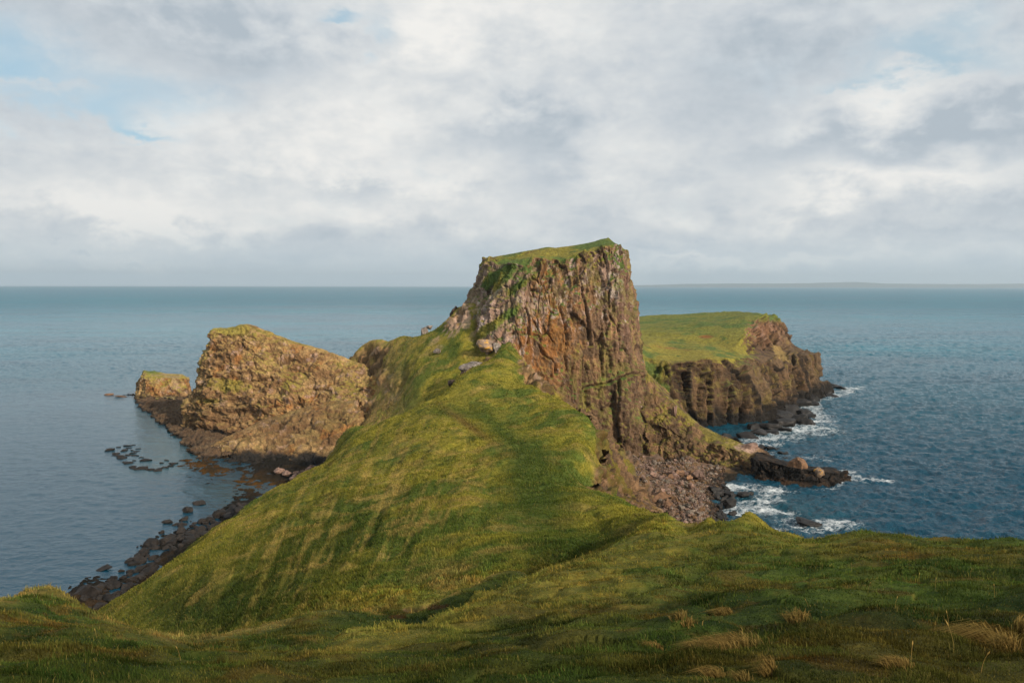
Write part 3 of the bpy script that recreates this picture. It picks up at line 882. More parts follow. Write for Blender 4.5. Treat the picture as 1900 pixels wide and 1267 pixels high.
# ------------------------------------------------------------------ rock landforms
def paint_stack(q, n, edge, val, steep, seed):
    a = fbm(q, 7, 4, off=1.); b = fbm(q, 2.0, 4, .6, off=2.); v_ = fbm(q, (2.0, 2.0, 11), 4, .6, off=5.)
    pu, pv = project(q)
    col = lerp3(RD * 1.25, RB * 1.3, sstep(v_ + .5 * b, -.5, .6))
    col = lerp3(col, C(.19, .12, .075), sstep(val, .55, .95) * .7)
    left = 1 - sstep(pu, 930, 1010)
    col = lerp3(col, PK * .8, left * .6)
    # low part: dark brown-grey basalt
    col = lerp3(col, lerp3(RD * .75, RD * 1.15, sstep(v_, -.4, .4)), sstep(pv + 25 * a, 670, 750) * .85)
    # rust
    rust = np.clip(1.3 * spotmask(q, 1010, 640, 55, 68) + .8 * spotmask(q, 1012, 500, 26, 34) + .55 * spotmask(q, 1040, 560, 60, 60) + .35 * spotmask(q, 975, 660, 30, 60), 0, 1)
    col = lerp3(col, lerp3(OR, OR * .5, sstep(v_, -.3, .5)), rust * sstep(v_ + .6 * b, -.6, .3) * .9)
    col = lerp3(col, C(.21, .125, .095), spotmask(q, 1160, 540, 26, 110) * .8)
    # pale lichen
    lz = np.clip(.9 * spotmask(q, 900, 560, 60, 60) + .7 * spotmask(q, 1140, 520, 18, 55, tilt=.1) + .55 * spotmask(q, 1000, 560, 100, 50) + .55 * spotmask(q, 965, 620, 45, 60) + .5 * spotmask(q, 1090, 500, 70, 30) + .9 * spotmask(q, 862, 545, 22, 40), 0, 1)
    lz = np.clip(lz + .26 * (1 - sstep(pv, 560, 680)), 0, 1)
    lm = sstep(fbm(q, (1.3, 1.3, 2.4), 5, .7, off=9.) + .85 * lz, .68, .88)
    col = lerp3(col, lerp3(PK * 1.0, LI * .75, sstep(b, -.3, .6)), lm * .8)
    # turf: flat tops, ledges, moss in the upper face
    up = sstep(n[:, 2] + .28 * b + .12 * a, .62, .82)
    mo = sstep(fbm(q, (4, 4, 6), 4, .6, off=14.) + .9 * n[:, 2] + .25 * (1 - sstep(pv, 540, 700)), .38, .66)
    mo = np.maximum(mo * .55 * (1 - left * .3), .7 * sstep(fbm(q, (2.6, 2.6, 12), 4, .6, off=19.), .30, .55) * sstep(pv, 600, 680))
    mo = mo * (1 - .8 * rust)
    turf = lerp3(YG * .85, GR * 1.1, sstep(a + b * .6, -.2, .6))
    col = lerp3(col, lerp3(OL * .75, OL * 1.15, sstep(b, -.4, .4)), np.clip(mo, 0, 1))
    topz = 1 - sstep(pv - 20 * b, 486, 512)
    up = np.maximum(up, topz * sstep(n[:, 2] + .3 * b, .2, .4))
    # grass ramp slanting up the left of the face
    ramp_ = np.clip(spotmask(q, 920, 600, 75, 11, tilt=-.62) + spotmask(q, 925, 515, 45, 20, tilt=-.5) + .8 * spotmask(q, 965, 530, 50, 10, tilt=-.6), 0, 1)
    up = np.maximum(up, sstep(ramp_ + .25 * b, .42, .62))
    col = lerp3(col, turf, up)
    col = lerp3(col, RD * .35, np.exp(-(edge / .035) ** 2) * steep * .7 * (1 - up))
    col = lerp3(col, RW, (1 - sstep(q[:, 2] + b, 1.0, 2.6)))
    return col


stack_spokes = [
    [(1000, 462, 222), (914, 480, 224), (900, 503, 225), (879, 541, 226), (868, 566, 227), (852, 602, 230), (842, 700, 232)],
    [(1000, 463, 222), (928, 494, 217), (912, 532, 215), (898, 568, 213), (888, 610, 209), (885, 700, 203)],
    [(1000, 463, 222), (945, 487, 210), (932, 540, 206), (918, 590, 203), (908, 630, 200), (905, 720, 197)],
    [(1020, 461, 222), (1000, 478, 210), (988, 540, 204), (970, 590, 200), (955, 645, 196), (950, 760, 191)],
    [(1040, 459, 222), (1040, 481, 209), (1028, 545, 204), (1014, 600, 200), (1004, 690, 197), (1000, 830, 190)],
    [(1080, 453, 222), (1090, 468, 209), (1078, 540, 206), (1066, 620, 202), (1064, 720, 199), (1062, 870, 194)],
    [(1110, 447, 221), (1127, 456, 209), (1120, 540, 206), (1117, 620, 204), (1122, 740, 201), (1132, 885, 196)],
    [(1120, 444, 221), (1151, 456, 210), (1153, 530, 207), (1160, 620, 205), (1174, 740, 202), (1192, 885, 196)],
    [(1128, 441, 221), (1159, 464, 216), (1165, 530, 216), (1178, 600, 216), (1190, 690, 215), (1205, 800, 212), (1215, 900, 207)],
    [(1128, 441, 223), (1158, 466, 226), (1163, 530, 229), (1174, 605, 231), (1184, 690, 232), (1195, 820, 234)],
    [(1120, 444, 226), (1130, 452, 238), (1140, 600, 246), (1150, 820, 250)],
    [(1060, 457, 227), (1050, 466, 242), (1040, 600, 250), (1040, 820, 256)],
    [(1000, 463, 228), (950, 476, 242), (940, 600, 250), (930, 800, 258)],
    [(970, 467, 227), (900, 480, 236), (880, 560, 243), (860, 680, 250), (850, 800, 256)],
]
rock_loft('rock_stack', stack_spokes, 420, 760, paint_stack, soften=5, block=(3.4, 3.4, 17), block_amp=.75, crack=1.0, rough=1.1, rough_scale=(6, 6, 10), fine=.35, ribs=.6, warp_amp=.35, seed=0., joint_w=1.8, joint_d=.9,
          joints=([(1120, 472), (1131, 530), (1129, 575), (1137, 600)], [(1084, 722), (1112, 712), (1140, 706), (1184, 692)], [(1150, 708), (1147, 790), (1153, 876)], [(1088, 725), (1092, 800), (1090, 870)],
                  [(1190, 700), (1206, 770), (1196, 872)], [(1000, 640), (1006, 660), (1024, 668), (1030, 690)], [(1040, 560), (1052, 620), (1050, 690)], [(1075, 500), (1082, 560), (1095, 640)],
                  [(985, 515), (1002, 530), (1020, 518)], [(975, 575), (985, 600), (978, 640)], [(1115, 620), (1118, 700)]),
          label='tall steep-sided brown rock stack with lichen and a grass cap at the centre of the view')


def paint_head(q, n, edge, val, steep, seed):
    a = fbm(q, 9, 4, off=1.); b = fbm(q, 2.4, 4, .6, off=2.); v_ = fbm(q, (3, 3, 12), 4, .6, off=5.)
    pu, pv = project(q)
    col = lerp3(RD * .5, RB * .50, sstep(v_ + .5 * b, -.5, .6))
    col = lerp3(col, C(.15, .105, .06), sstep(val, .5, .95) * .5)
    col = lerp3(col, C(.16, .125, .035), sstep(fbm(q, 3.2, 4, .62, off=23.), .12, .55) * .6)
    red = np.clip(1.1 * spotmask(q, 1410, 612, 50, 24) + .4 * spotmask(q, 1210, 655, 40, 12), 0, 1)
    col = lerp3(col, C(.22, .115, .065), red * .8)
    col = lerp3(col, PK * .8, red * sstep(b, .1, .6) * .6)
    brink = 668 + 14 * fbm(q, 10, 3, off=3.)
    up = sstep(n[:, 2] + .22 * b, .55, .74) * (1 - .6 * sstep(pv, brink, brink + 14)) * (1 - sstep(pu - 20 * b, 1384, 1400) * sstep(pv, 588, 600))
    up = np.maximum(up, (1 - sstep(pv, brink - 4, brink + 6)) * (1 - sstep(pu + 10 * b, 1374, 1384) * sstep(pv, 590, 600)) * sstep(n[:, 2], .05, .3))
    up = np.maximum(up, sstep(spotmask(q, 1210, 700, 40, 45) + .4 * b, .4, .7) * .9)
    turf = lerp3(YG * .9, GR * 1.15, sstep(a + b * .5, -.1, .7))
    turf = lerp3(turf, GR * 1.1, .55 * (1 - sstep(pv, 590, 650)))
    col = lerp3(col, turf, up)
    scar = np.maximum(spotmask(q, 1310, 624, 13, 3.2, hard=2), .8 * spotmask(q, 1240, 645, 40, 2.2, tilt=.1) * (b > -.1))
    col = lerp3(col, OR * .6, scar)
    yel = sstep(spotmask(q, 1448, 655, 26, 10, tilt=.7) + .3 * b, .45, .65)
    col = lerp3(col, C(.28, .20, .07), yel * .8)
    col = lerp3(col, RW * .7, np.exp(-(edge / .045) ** 2) * steep * .9 * (1 - up))
    col = lerp3(col, RW, (1 - sstep(q[:, 2] + 1.2 * b + 2.2 * a, 3.2, 6.0)))
    return col


head_spokes = [
    [(1260, 620, 310), (1165, 650, 266), (1175, 690, 258), (1190, 740, 250), (1200, 800, 243), (1210, 850, 235)],
    [(1260, 620, 310), (1200, 664, 262), (1212, 702, 256), (1226, 745, 250), (1235, 790, 246), (1240, 835, 240)],
    [(1270, 620, 310), (1250, 674, 259), (1258, 712, 257), (1268, 750, 256), (1276, 790, 255), (1284, 822, 254)],
    [(1290, 620, 310), (1310, 668, 262), (1320, 702, 260), (1332, 742, 258), (1340, 780, 257), (1346, 814, 256)],
    [(1300, 615, 310), (1362, 670, 268), (1376, 705, 265), (1390, 740, 263), (1398, 772, 262), (1404, 803, 261)],
    [(1320, 610, 312), (1384, 664, 281), (1405, 690, 279), (1425, 720, 277), (1440, 750, 276), (1452, 788, 275)],
    [(1335, 600, 320), (1376, 620, 308), (1396, 652, 304), (1432, 664, 297), (1450, 690, 295.5), (1466, 725, 294.5), (1480, 775, 293)],
    [(1345, 592, 335), (1384, 588, 337), (1408, 592, 337), (1424, 642, 331), (1450, 658, 323), (1488, 660, 317), (1499, 700, 315), (1510, 752, 313.5)],
    [(1350, 585, 350), (1405, 580, 360), (1434, 589, 357), (1452, 610, 353), (1461, 642, 349), (1474, 650, 343), (1510, 654, 334), (1514, 700, 332), (1530, 713, 331), (1542, 742, 329)],
    [(1352, 583, 370), (1398, 580, 378), (1440, 604, 380), (1462, 680, 378), (1470, 720, 378)],
    [(1330, 582, 380), (1360, 578, 402), (1380, 640, 415), (1380, 700, 420)],
    [(1270, 586, 380), (1280, 582, 405), (1280, 640, 425), (1280, 700, 430)],
    [(1200, 592, 370), (1180, 588, 400), (1160, 640, 425), (1160, 700, 430)],
    [(1180, 620, 330), (1110, 610, 350), (1090, 650, 350), (1080, 740, 350)],
    [(1190, 630, 310), (1120, 650, 290), (1110, 690, 285), (1100, 800, 280)],
]
head_spokes = [[tuple(.55 * r + .45 * c for r, c in zip(sp[1], (1275, 612, 328)))] + sp[1:] for sp in head_spokes]
rock_loft('headland', head_spokes, 300, 760, paint_head, soften=2, block=(8.0, 8.0, 60), block_amp=2.0, crack=2.8, rough=1.2, rough_scale=(8, 8, 12), fine=.3, ribs=1.3, rib_scale=6.0, warp_amp=.6, seed=11., joint_w=2.4, joint_d=2.6,
          joints=([(1312, 700), (1311, 760), (1315, 808)], [(1350, 720), (1349, 770), (1352, 812)], [(1368, 690), (1376, 740), (1374, 802)], [(1400, 680), (1412, 710), (1424, 750)], [(1425, 690), (1433, 715), (1446, 752)],
                  [(1452, 672), (1458, 700), (1468, 735)], [(1470, 662), (1476, 690), (1486, 722)], [(1493, 662), (1495, 690), (1504, 716)], [(1270, 690), (1276, 740), (1290, 800)], [(1235, 680), (1245, 730), (1260, 790)], [(1406, 600), (1409, 630)], [(1432, 606), (1436, 640)]),
          label='flat green headland with dark columnar basalt cliffs beyond the rock stack')


def paint_outcrop(q, n, edge, val, steep, seed):
    a = fbm(q, 8, 4, off=1. + seed); b = fbm(q, 2.2, 5, .62, off=2. + seed); h_ = fbm(q, (6, 6, 1.6), 5, .62, off=5. + seed)
    pu, pv = project(q)
    col = lerp3(C(.20, .118, .055), C(.38, .255, .115), sstep(h_ + .3 * a, -.35, .45))
    col = lerp3(col, RD * 1.3, sstep(b + .5 * h_, .25, .8) * .65)
    col = lerp3(col, OR * .95, sstep(fbm(q, 5, 4, .6, off=7.7 + seed), .22, .6) * .55)
    col = lerp3(col, PK * 1.2, sstep(fbm(q, 2.4, 4, .65, off=17.7 + seed), .42, .62) * .55)
    up = sstep(n[:, 2] + .35 * b + .2 * a, .62, .80) * (.35 if seed == 37. else 1)
    col = lerp3(col, lerp3(ST * .85, YG * 1.0, sstep(a, -.2, .6)), up * .7)
    grn = np.clip(spotmask(q, 440, 612, 52, 16) + .9 * spotmask(q, 420, 716, 60, 16) + .8 * spotmask(q, 395, 745, 30, 7), 0, 1)
    col = lerp3(col, YG * 1.0, sstep(grn + .35 * b, .4, .7) * .75)
    col = lerp3(col, RB * .8, .6 * spotmask(q, 410, 770, 90, 26))
    col = lerp3(col, RD * .5, np.exp(-(edge / .04) ** 2) * steep * .6)
    low = 1 - sstep(q[:, 2] + .8 * b + .8 * a, 1.2, 2.6)
    if seed == 37.: col = col * .85
    col = lerp3(col, lerp3(RW * 1.3, RD * .8, sstep(a, -.2, .5)), low)
    return col


out_spokes = [
    [(394, 611, 250), (390, 613, 249), (387, 640, 249), (375, 680, 248), (361, 712, 247), (352, 740, 246), (338, 780, 245), (330, 812, 245)],
    [(404, 611, 250), (400, 616, 247), (404, 650, 244), (396, 700, 240), (376, 740, 238), (366, 790, 236), (362, 815, 235)],
    [(430, 609, 250), (434, 620, 246), (440, 655, 242), (440, 700, 237), (425, 738, 234), (420, 790, 232), (415, 822, 230)],
    [(455, 603, 250), (460, 618, 246), (470, 655, 242), (480, 702, 236), (482, 750, 231), (478, 825, 228)],
    [(492, 615, 249), (500, 630, 245), (512, 665, 240), (522, 720, 232), (520, 780, 226), (520, 835, 222)],
    [(540, 632, 246), (545, 648, 242), (556, 690, 236), (566, 740, 228), (572, 790, 222), (580, 845, 215)],
    [(600, 650, 242), (606, 665, 238), (618, 705, 231), (626, 750, 224), (632, 800, 216), (636, 850, 210)],
    [(640, 664, 240), (662, 682, 234), (682, 715, 226), (690, 755, 218), (692, 800, 211), (692, 850, 206)],
    [(668, 674, 240), (700, 705, 229), (716, 745, 218), (722, 790, 213), (725, 860, 205)],
    [(672, 680, 242), (690, 695, 252), (690, 745, 262)],
    [(610, 653, 246), (615, 700, 262), (615, 800, 270)],
    [(540, 633, 250), (545, 670, 266), (545, 790, 276)],
    [(470, 606, 254), (470, 650, 270), (470, 790, 278)],
    [(420, 610, 254), (415, 650, 266), (410, 790, 272)],
    [(398, 611, 252), (392, 650, 256), (380, 790, 258)],
]
rock_loft('rock_outcrop', out_spokes, 340, 640, paint_outcrop, soften=4, block=(5, 5, 4), block_amp=.7, crack=.6, rough=1.9, rough_scale=7.0, fine=.5, strata=.22, seed=21., warp_amp=1.2,
          label='broad golden-brown craggy outcrop sloping down to the western water')

lobe_spokes = [
    [(402, 826, 216), (392, 840, 211), (386, 852, 209), (384, 868, 207)],
    [(425, 808, 219), (408, 838, 208), (402, 855, 204), (400, 876, 200)],
    [(480, 782, 225), (474, 818, 209), (468, 848, 201), (462, 880, 196)],
    [(540, 762, 225), (540, 802, 210), (540, 845, 201), (540, 882, 195)],
    [(600, 748, 222), (602, 795, 208), (606, 840, 200), (612, 880, 194)],
    [(650, 745, 218), (662, 795, 205), (670, 870, 194)],
    [(655, 745, 222), (665, 790, 230), (670, 830, 230)],
    [(540, 764, 229), (540, 815, 236), (540, 850, 234)],
    [(430, 810, 222), (428, 840, 228), (426, 860, 230)],
]
rock_loft('rock_ledge', lobe_spokes, 130, 420, paint_outcrop, soften=2, block=(4, 4, 4), block_amp=.9, crack=.7, rough=1.8, rough_scale=5.0, fine=.5, strata=.1, seed=37.,
          label='low ochre rock ledge at the foot of the outcrop beside the sheltered bay')

islet_spokes = [
    [(285, 690, 318), (268, 687, 317), (262, 700, 316), (254, 712, 316), (254, 735, 315), (245, 745, 315)],
    [(285, 688, 315), (270, 690, 312), (266, 705, 310), (262, 735, 308), (258, 752, 307)],
    [(290, 692, 315), (292, 700, 310), (292, 720, 307), (292, 740, 305), (292, 755, 304)],
    [(315, 695, 315), (320, 702, 310), (325, 722, 307), (328, 742, 305), (330, 758, 303)],
    [(335, 694, 315), (346, 702, 312), (348, 720, 311), (350, 745, 310), (352, 757, 308)],
    [(335, 694, 318), (346, 702, 325), (348, 745, 328)],
    [(300, 692, 320), (300, 705, 332), (300, 740, 335)],
    [(282, 688, 320), (270, 700, 326), (262, 740, 326)],
]


def paint_islet(q, n, edge, val, steep, seed):
    col = paint_outcrop(q, n, edge, val, steep, seed)
    up = sstep(n[:, 2] + .3 * fbm(q, 3, 3, off=3.), .45, .75)
    col = lerp3(col, lerp3(PK, YG, .5 + .5 * sstep(fbm(q, 3, 3, off=8.), -.2, .4)), up * .7)
    return lerp3(col, GR * 1.1, spotmask(q, 283, 690, 18, 6))


rock_loft('rocky_islet', islet_spokes, 120, 260, paint_islet, soften=2, block=(4, 4, 9), block_amp=.55, crack=.7, rough=.6, rough_scale=4.0, fine=.4, seed=51.,
          label='small squarish brown rock islet with a green tuft at the far left end', cat='rock islet', kind='thing')


def paint_spit(q, n, edge, val, steep, seed):
    a = fbm(q, 7, 4, off=1.); b = fbm(q, 2.0, 4, .6, off=2.); v_ = fbm(q, (2.5, 2.5, 7), 4, .6, off=5.)
    pu, pv = project(q)
    col = lerp3(RD * .9, RB * .9, sstep(v_ + .5 * b, -.5, .6))
    col = lerp3(col, C(.20, .13, .07), sstep(pu + 20 * b, 1320, 1360) * .6)
    col = lerp3(col, C(.12, .088, .030), sstep(fbm(q, 3.0, 4, .6, off=28.), .1, .6) * .5 * (1 - sstep(pu, 1350, 1400)))
    up = sstep(n[:, 2] + .5 * b, .60, .80) * (1 - sstep(pu, 1370, 1410))
    if seed == 95.: up = sstep(n[:, 2] + .8 * b + .5 * a, .45, .8) * .9
    col = lerp3(col, lerp3(OL * .75, YG * .8, sstep(b, -.2, .6)), up * .85)
    pk = np.clip(.8 * spotmask(q, 1388, 830, 26, 9) + .3 * spotmask(q, 1320, 800, 60, 3, tilt=.6), 0, 1)
    col = lerp3(col, PK * 1.0, sstep(pk + .4 * b, .4, .7) * .85)
    col = lerp3(col, RD * .4, np.exp(-(edge / .04) ** 2) * steep * .7)
    wetl = 1 - sstep(q[:, 2] + b, .8, 2.2)
    wetl = np.maximum(wetl, sstep(pu + 12 * b, 1412, 1430))
    col = lerp3(col, lerp3(RW, C(.06, .03, .018), sstep(b, .0, .6)), wetl)
    return col


spit_spokes = [
    [(1198, 690, 215), (1190, 735, 209), (1194, 800, 203), (1200, 865, 199), (1202, 885, 196)],
    [(1226, 722, 212), (1216, 765, 206), (1222, 815, 202), (1226, 865, 198), (1230, 888, 195)],
    [(1258, 755, 208), (1244, 795, 203), (1254, 830, 200), (1260, 868, 196), (1266, 892, 192)],
    [(1300, 790, 204), (1292, 818, 200), (1300, 842, 197), (1306, 872, 194), (1312, 896, 190)],
    [(1345, 812, 200), (1342, 828, 196), (1348, 852, 194), (1352, 876, 191), (1356, 898, 188)],
    [(1388, 826, 196), (1392, 843, 192), (1396, 872, 189), (1400, 903, 184)],
    [(1415, 834, 195), (1428, 850, 191), (1436, 872, 189), (1440, 900, 186)],
    [(1410, 831, 197), (1420, 845, 199), (1426, 870, 200), (1430, 880, 200)],
    [(1345, 812, 203), (1350, 830, 210), (1352, 870, 214)],
    [(1290, 780, 208), (1300, 800, 216), (1305, 850, 222)],
    [(1226, 717, 216), (1238, 740, 224), (1244, 840, 232)],
    [(1200, 690, 219), (1200, 720, 228), (1200, 830, 236)],
]
rock_loft('rock_spur', spit_spokes, 200, 520, paint_spit, soften=1, block=(3.4, 3.4, 6), block_amp=.9, crack=1.1, rough=1.2, rough_scale=4.0, fine=.45, ribs=.3, seed=61.,
          label='grassy-backed brown rock spur falling from the stack to the eastern sea')


def paint_wet(q, n, edge, val, steep, seed):
    b = fbm(q, 1.6, 4, .6, off=2. + seed); a = fbm(q, 6, 3, off=seed)
    col = lerp3(RW * .6, RD * .4, sstep(b + .4 * n[:, 2], .2, 1.1))
    lowl = 1 - sstep(q[:, 2] + .3 * b, .3, .9)
    return lerp3(col, C(.055, .028, .012), lowl * sstep(a, -.2, .4) * .6)


slope_spokes = [
    [(1062, 758, 156), (1085, 772, 166), (1105, 815, 182), (1110, 850, 186)],
    [(1086, 777, 147.5), (1104, 792, 160), (1128, 845, 175), (1132, 875, 182)],
    [(1107, 806, 137.5), (1130, 828, 150), (1155, 872, 170), (1165, 895, 178)],
    [(1117, 840, 128), (1146, 862, 142), (1178, 892, 166), (1190, 910, 170)],
    [(1109, 872, 119.5), (1150, 888, 135), (1198, 912, 158), (1215, 935, 160)],
    [(1094, 896, 112), (1150, 913, 126), (1208, 934, 152), (1228, 960, 150)],
    [(1118, 917, 105), (1168, 929, 119), (1228, 953, 145), (1246, 985, 143)],
    [(1164, 938, 97), (1198, 945, 112), (1250, 975, 138), (1262, 1010, 137)],
    [(1214, 962, 87), (1240, 968, 101), (1270, 1000, 128), (1275, 1030, 128)],
]
rock_loft('rough_slope', slope_spokes, 150, 420, paint_spit, closed=False, soften=2, block=(2.6, 2.6, 4), block_amp=.55, crack=.7, rough=1.5, rough_scale=4.0, fine=.4, ribs=.3, seed=95.,
          label='steep broken slope of brown rock and turf falling from the ridge brink to the pebble cove')

tip_spokes = [
    [(1405, 838, 193), (1398, 850, 188), (1396, 880, 186), (1396, 904, 184)],
    [(1440, 852, 188), (1436, 858, 184), (1434, 886, 182), (1434, 914, 179)],
    [(1478, 866, 185), (1474, 868, 181), (1474, 892, 179), (1474, 922, 175)],
    [(1515, 868, 184), (1512, 872, 180), (1516, 896, 178), (1518, 924, 174)],
    [(1540, 869, 184), (1541, 876, 180), (1545, 896, 178), (1545, 918, 176)],
    [(1553, 872, 185), (1566, 877, 183), (1570, 888, 182), (1571, 900, 182)],
    [(1540, 868, 186), (1556, 874, 189), (1560, 890, 190)],
    [(1500, 864, 188), (1502, 874, 192), (1505, 892, 194)],
    [(1440, 850, 192), (1450, 864, 197), (1455, 887, 200)],
]
rock_loft('black_reef', tip_spokes, 120, 380, paint_wet, soften=1, block=(3.0, 3.0, 4.0), block_amp=.9, crack=1.0, rough=.8, rough_scale=3.0, fine=.3, ribs=.25, seed=71.,
          label='wet black rock reef at the tip of the spur with white surf round it', cat='rock reef', kind='thing')

# low dark platform joining islet and outcrop
shelf_rows = [
    [(222, 732, 333), (240, 748, 311), (262, 770, 282), (305, 800, 251), (332, 822, 232), (345, 842, 217), (378, 868, 199)],
    [(245, 733, 326), (252, 744, 306), (275, 762, 280), (314, 789, 250), (340, 808, 232), (356, 828, 216), (386, 852, 202)],
    [(285, 735, 318), (285, 742, 303), (300, 755, 280), (335, 780, 250), (362, 798, 234), (384, 818, 218), (412, 842, 205)],
    [(340, 738, 318), (340, 742, 305), (345, 756, 280), (375, 790, 246), (410, 808, 230), (430, 825, 218), (460, 850, 206)],
]


def paint_shelf(q, n, edge, val, steep, seed):
    b = fbm(q, 2, 4, .6, off=3.); a = fbm(q, 9, 3, off=1.)
    col = lerp3(RD * .9, C(.12, .085, .05), sstep(b + .5 * a, -.1, .8))
    return lerp3(col, RW * 1.5, (1 - sstep(q[:, 2] + .3 * b, .3, .9)))


rock_loft('shore_platform', [[r[i] for r in shelf_rows] for i in range(7)], 90, 420, paint_shelf, closed=False, soften=2, block=(2.4, 2.4, 2), block_amp=.5, crack=.6, rough=1.6, rough_scale=4.0, fine=.55, seed=81.,
          label='dark low wave-cut rock platform along the foot of the outcrop')

# ------------------------------------------------------------------ loose rocks
def rock_mesh(name, seed, sub=4, planes=16, flat=1.0):
    """angular boulder: a ball cut by random planes, then roughened"""
    rs = np.random.RandomState(seed)
    bm = bmesh.new()
    bmesh.ops.create_icosphere(bm, subdivisions=sub, radius=1.0)
    v = np.array([x.co[:] for x in bm.verts])
    v /= np.linalg.norm(v, axis=1, keepdims=True)
    pn = rs.normal(size=(planes, 3)); pn /= np.linalg.norm(pn, axis=1, keepdims=True)
    pd = rs.uniform(.62, 1.0, planes)
    dots = v @ pn.T
    r = np.where(dots > .05, pd / np.maximum(dots, .05), 9.0)
    r = np.minimum(r.min(1), 1.25)
    q = v * r[:, None]
    q += v * (.09 * fbm(q, .8, 3, .6, off=seed) + .04 * fbm(q, .22, 3, .6, off=seed + 3))[:, None]
    q[:, 2] *= flat
    for x, c in zip(bm.verts, q): x.co = c
    me = bpy.data.meshes.new(name)
    bm.to_mesh(me); bm.free()
    me.polygons.foreach_set('use_smooth', np.ones(len(me.polygons), dtype=bool))
    try:
        me.set_sharp_from_angle(angle=math.radians(38))
    except Exception:
        pass
    return me


ROCKS = [rock_mesh('boulder', 100 + i, 4, 12 + i % 4 * 3) for i in range(10)]
_mm = {}


def rock_variant(i, mat):
    k = (i % len(ROCKS), mat.name)
    if k not in _mm:
        me = ROCKS[k[0]].copy()
        me.materials.clear(); me.materials.append(mat)
        _mm[k] = me
    return _mm[k]


rnd = random.Random(3)


def put_rock(pos, size, mat, label, cat='boulder', group=None, name='boulder', flat=.75, rot=None, idx=None, tilt=.35):
    o = bpy.data.objects.new(name, rock_variant(rnd.randrange(10) if idx is None else idx, mat))
    COL.objects.link(o)
    o.location = pos
    s = size if isinstance(size, tuple) else (size, size * rnd.uniform(.75, 1.1), size * flat * rnd.uniform(.8, 1.15))
    o.scale = s
    o.rotation_euler = (rnd.uniform(-tilt, tilt), rnd.uniform(-tilt, tilt), rnd.uniform(0, 6.28) if rot is None else rot)
    return tag(o, label, cat, group)


def at_sea(u, v, z=0.0):
    return Vector(Psea(u, v, z))


def m_px(u_px, D):
    return u_px * D / F


# named boulders on the west shore (u, v, half width px, label)
for u, v, w, h_, lab in (
    (160, 1092, 30, 22, 'largest dark boulder at the near end of the western shore stones'),
    (278, 1006, 15, 11, 'dark pointed boulder standing clear in the water off the shore stones'),
    (312, 1000, 15, 14, 'dark boulder standing upright at the water edge beside the pointed one'),
    (349, 944, 10, 8, 'lone black boulder offshore above the row of shore stones'),
    (376, 965, 9, 8, 'rounded black boulder at the upper end of the row of shore stones'),
    (408, 950, 13, 13, 'tall square-sided black boulder against the slope at the head of the shore'),
    (434, 945, 14, 7, 'flat brown slab leaning behind the square black boulder'),
    (311, 967, 9, 4, 'small flat black rock alone in the water below the lone boulder'),
    (341, 962, 7, 5, 'small black rock in the water just left of the rounded boulder'),
    (301, 987, 5, 4, 'tiny dark rock in the water above the pointed boulder'),
    (336, 972, 10, 4, 'low flat black rock lying in the water beneath the small black one'),
    (193, 1054, 13, 2.5, 'thin low slab awash in the water left of the shore stones'),
    (371, 933, 12, 2.5, 'low rock awash off the weedy bay'),
):
    p = at_sea(u, v + h_ * .6)
    put_rock((p.x, p.y, .15), (m_px(w, p.y) * 1.1, m_px(w, p.y), m_px(h_, p.y) * 1.15), MAT_SHORE, lab, group=None)
# stones of the west shore: individual, too alike to tell apart
edge_pts = [(130, 1118), (185, 1072), (240, 1028), (300, 990), (350, 965), (400, 955), (440, 930)]
cnt = 0
while cnt < 210:
    t = rnd.random() * (len(edge_pts) - 1)
    i = int(t); f_ = t - i
    u = edge_pts[i][0] * (1 - f_) + edge_pts[i + 1][0] * f_
    v = edge_pts[i][1] * (1 - f_) + edge_pts[i + 1][1] * f_
    off = rnd.uniform(7, 48) if rnd.random() < .94 else rnd.uniform(-12, 6)
    u2, v2 = u + off * .75, v + off * .75
    p = at_sea(u2, v2, .4)
    s = rnd.choice((.4, .45, .55, .65, .8, .8, 1.2)) * rnd.uniform(.75, 1.1) * (.55 if off < 2 else 1.0)
    hz = hill_at(np.array([p.x]), np.array([p.y]))[0][0][2]
    if hz > 3.6: continue
    cnt += 1
    put_rock((p.x, p.y, max(hz, 0.0) + s * .18), s, MAT_SHORE, 'dark angular stone among the boulders heaped along the western shore', group='dark stones along the western shore')

# pink pale boulders where the slope meets the bay
for k in range(26):
    u = rnd.uniform(545, 612); v = 890 - (u - 545) * .42 + rnd.uniform(-9, 10)
    p = at_sea(u, v, 1.2)
    put_rock((p.x, p.y, 1.4), rnd.uniform(.5, 1.05), MAT_PINK, 'pale pinkish stone on the shore where the grass slope meets the outcrop', group='pale stones at the foot of the outcrop')
for u, v, w, lab in ((517, 874, 9, 'rounded tan boulder left of the pale stones on the dark shore'), (532, 878, 9, 'grey-pink boulder touching the tan one on the dark shore')):
    p = at_sea(u, v + 4, .4)
    put_rock((p.x, p.y, 1.0), m_px(w, p.y), MAT_PINK, lab)

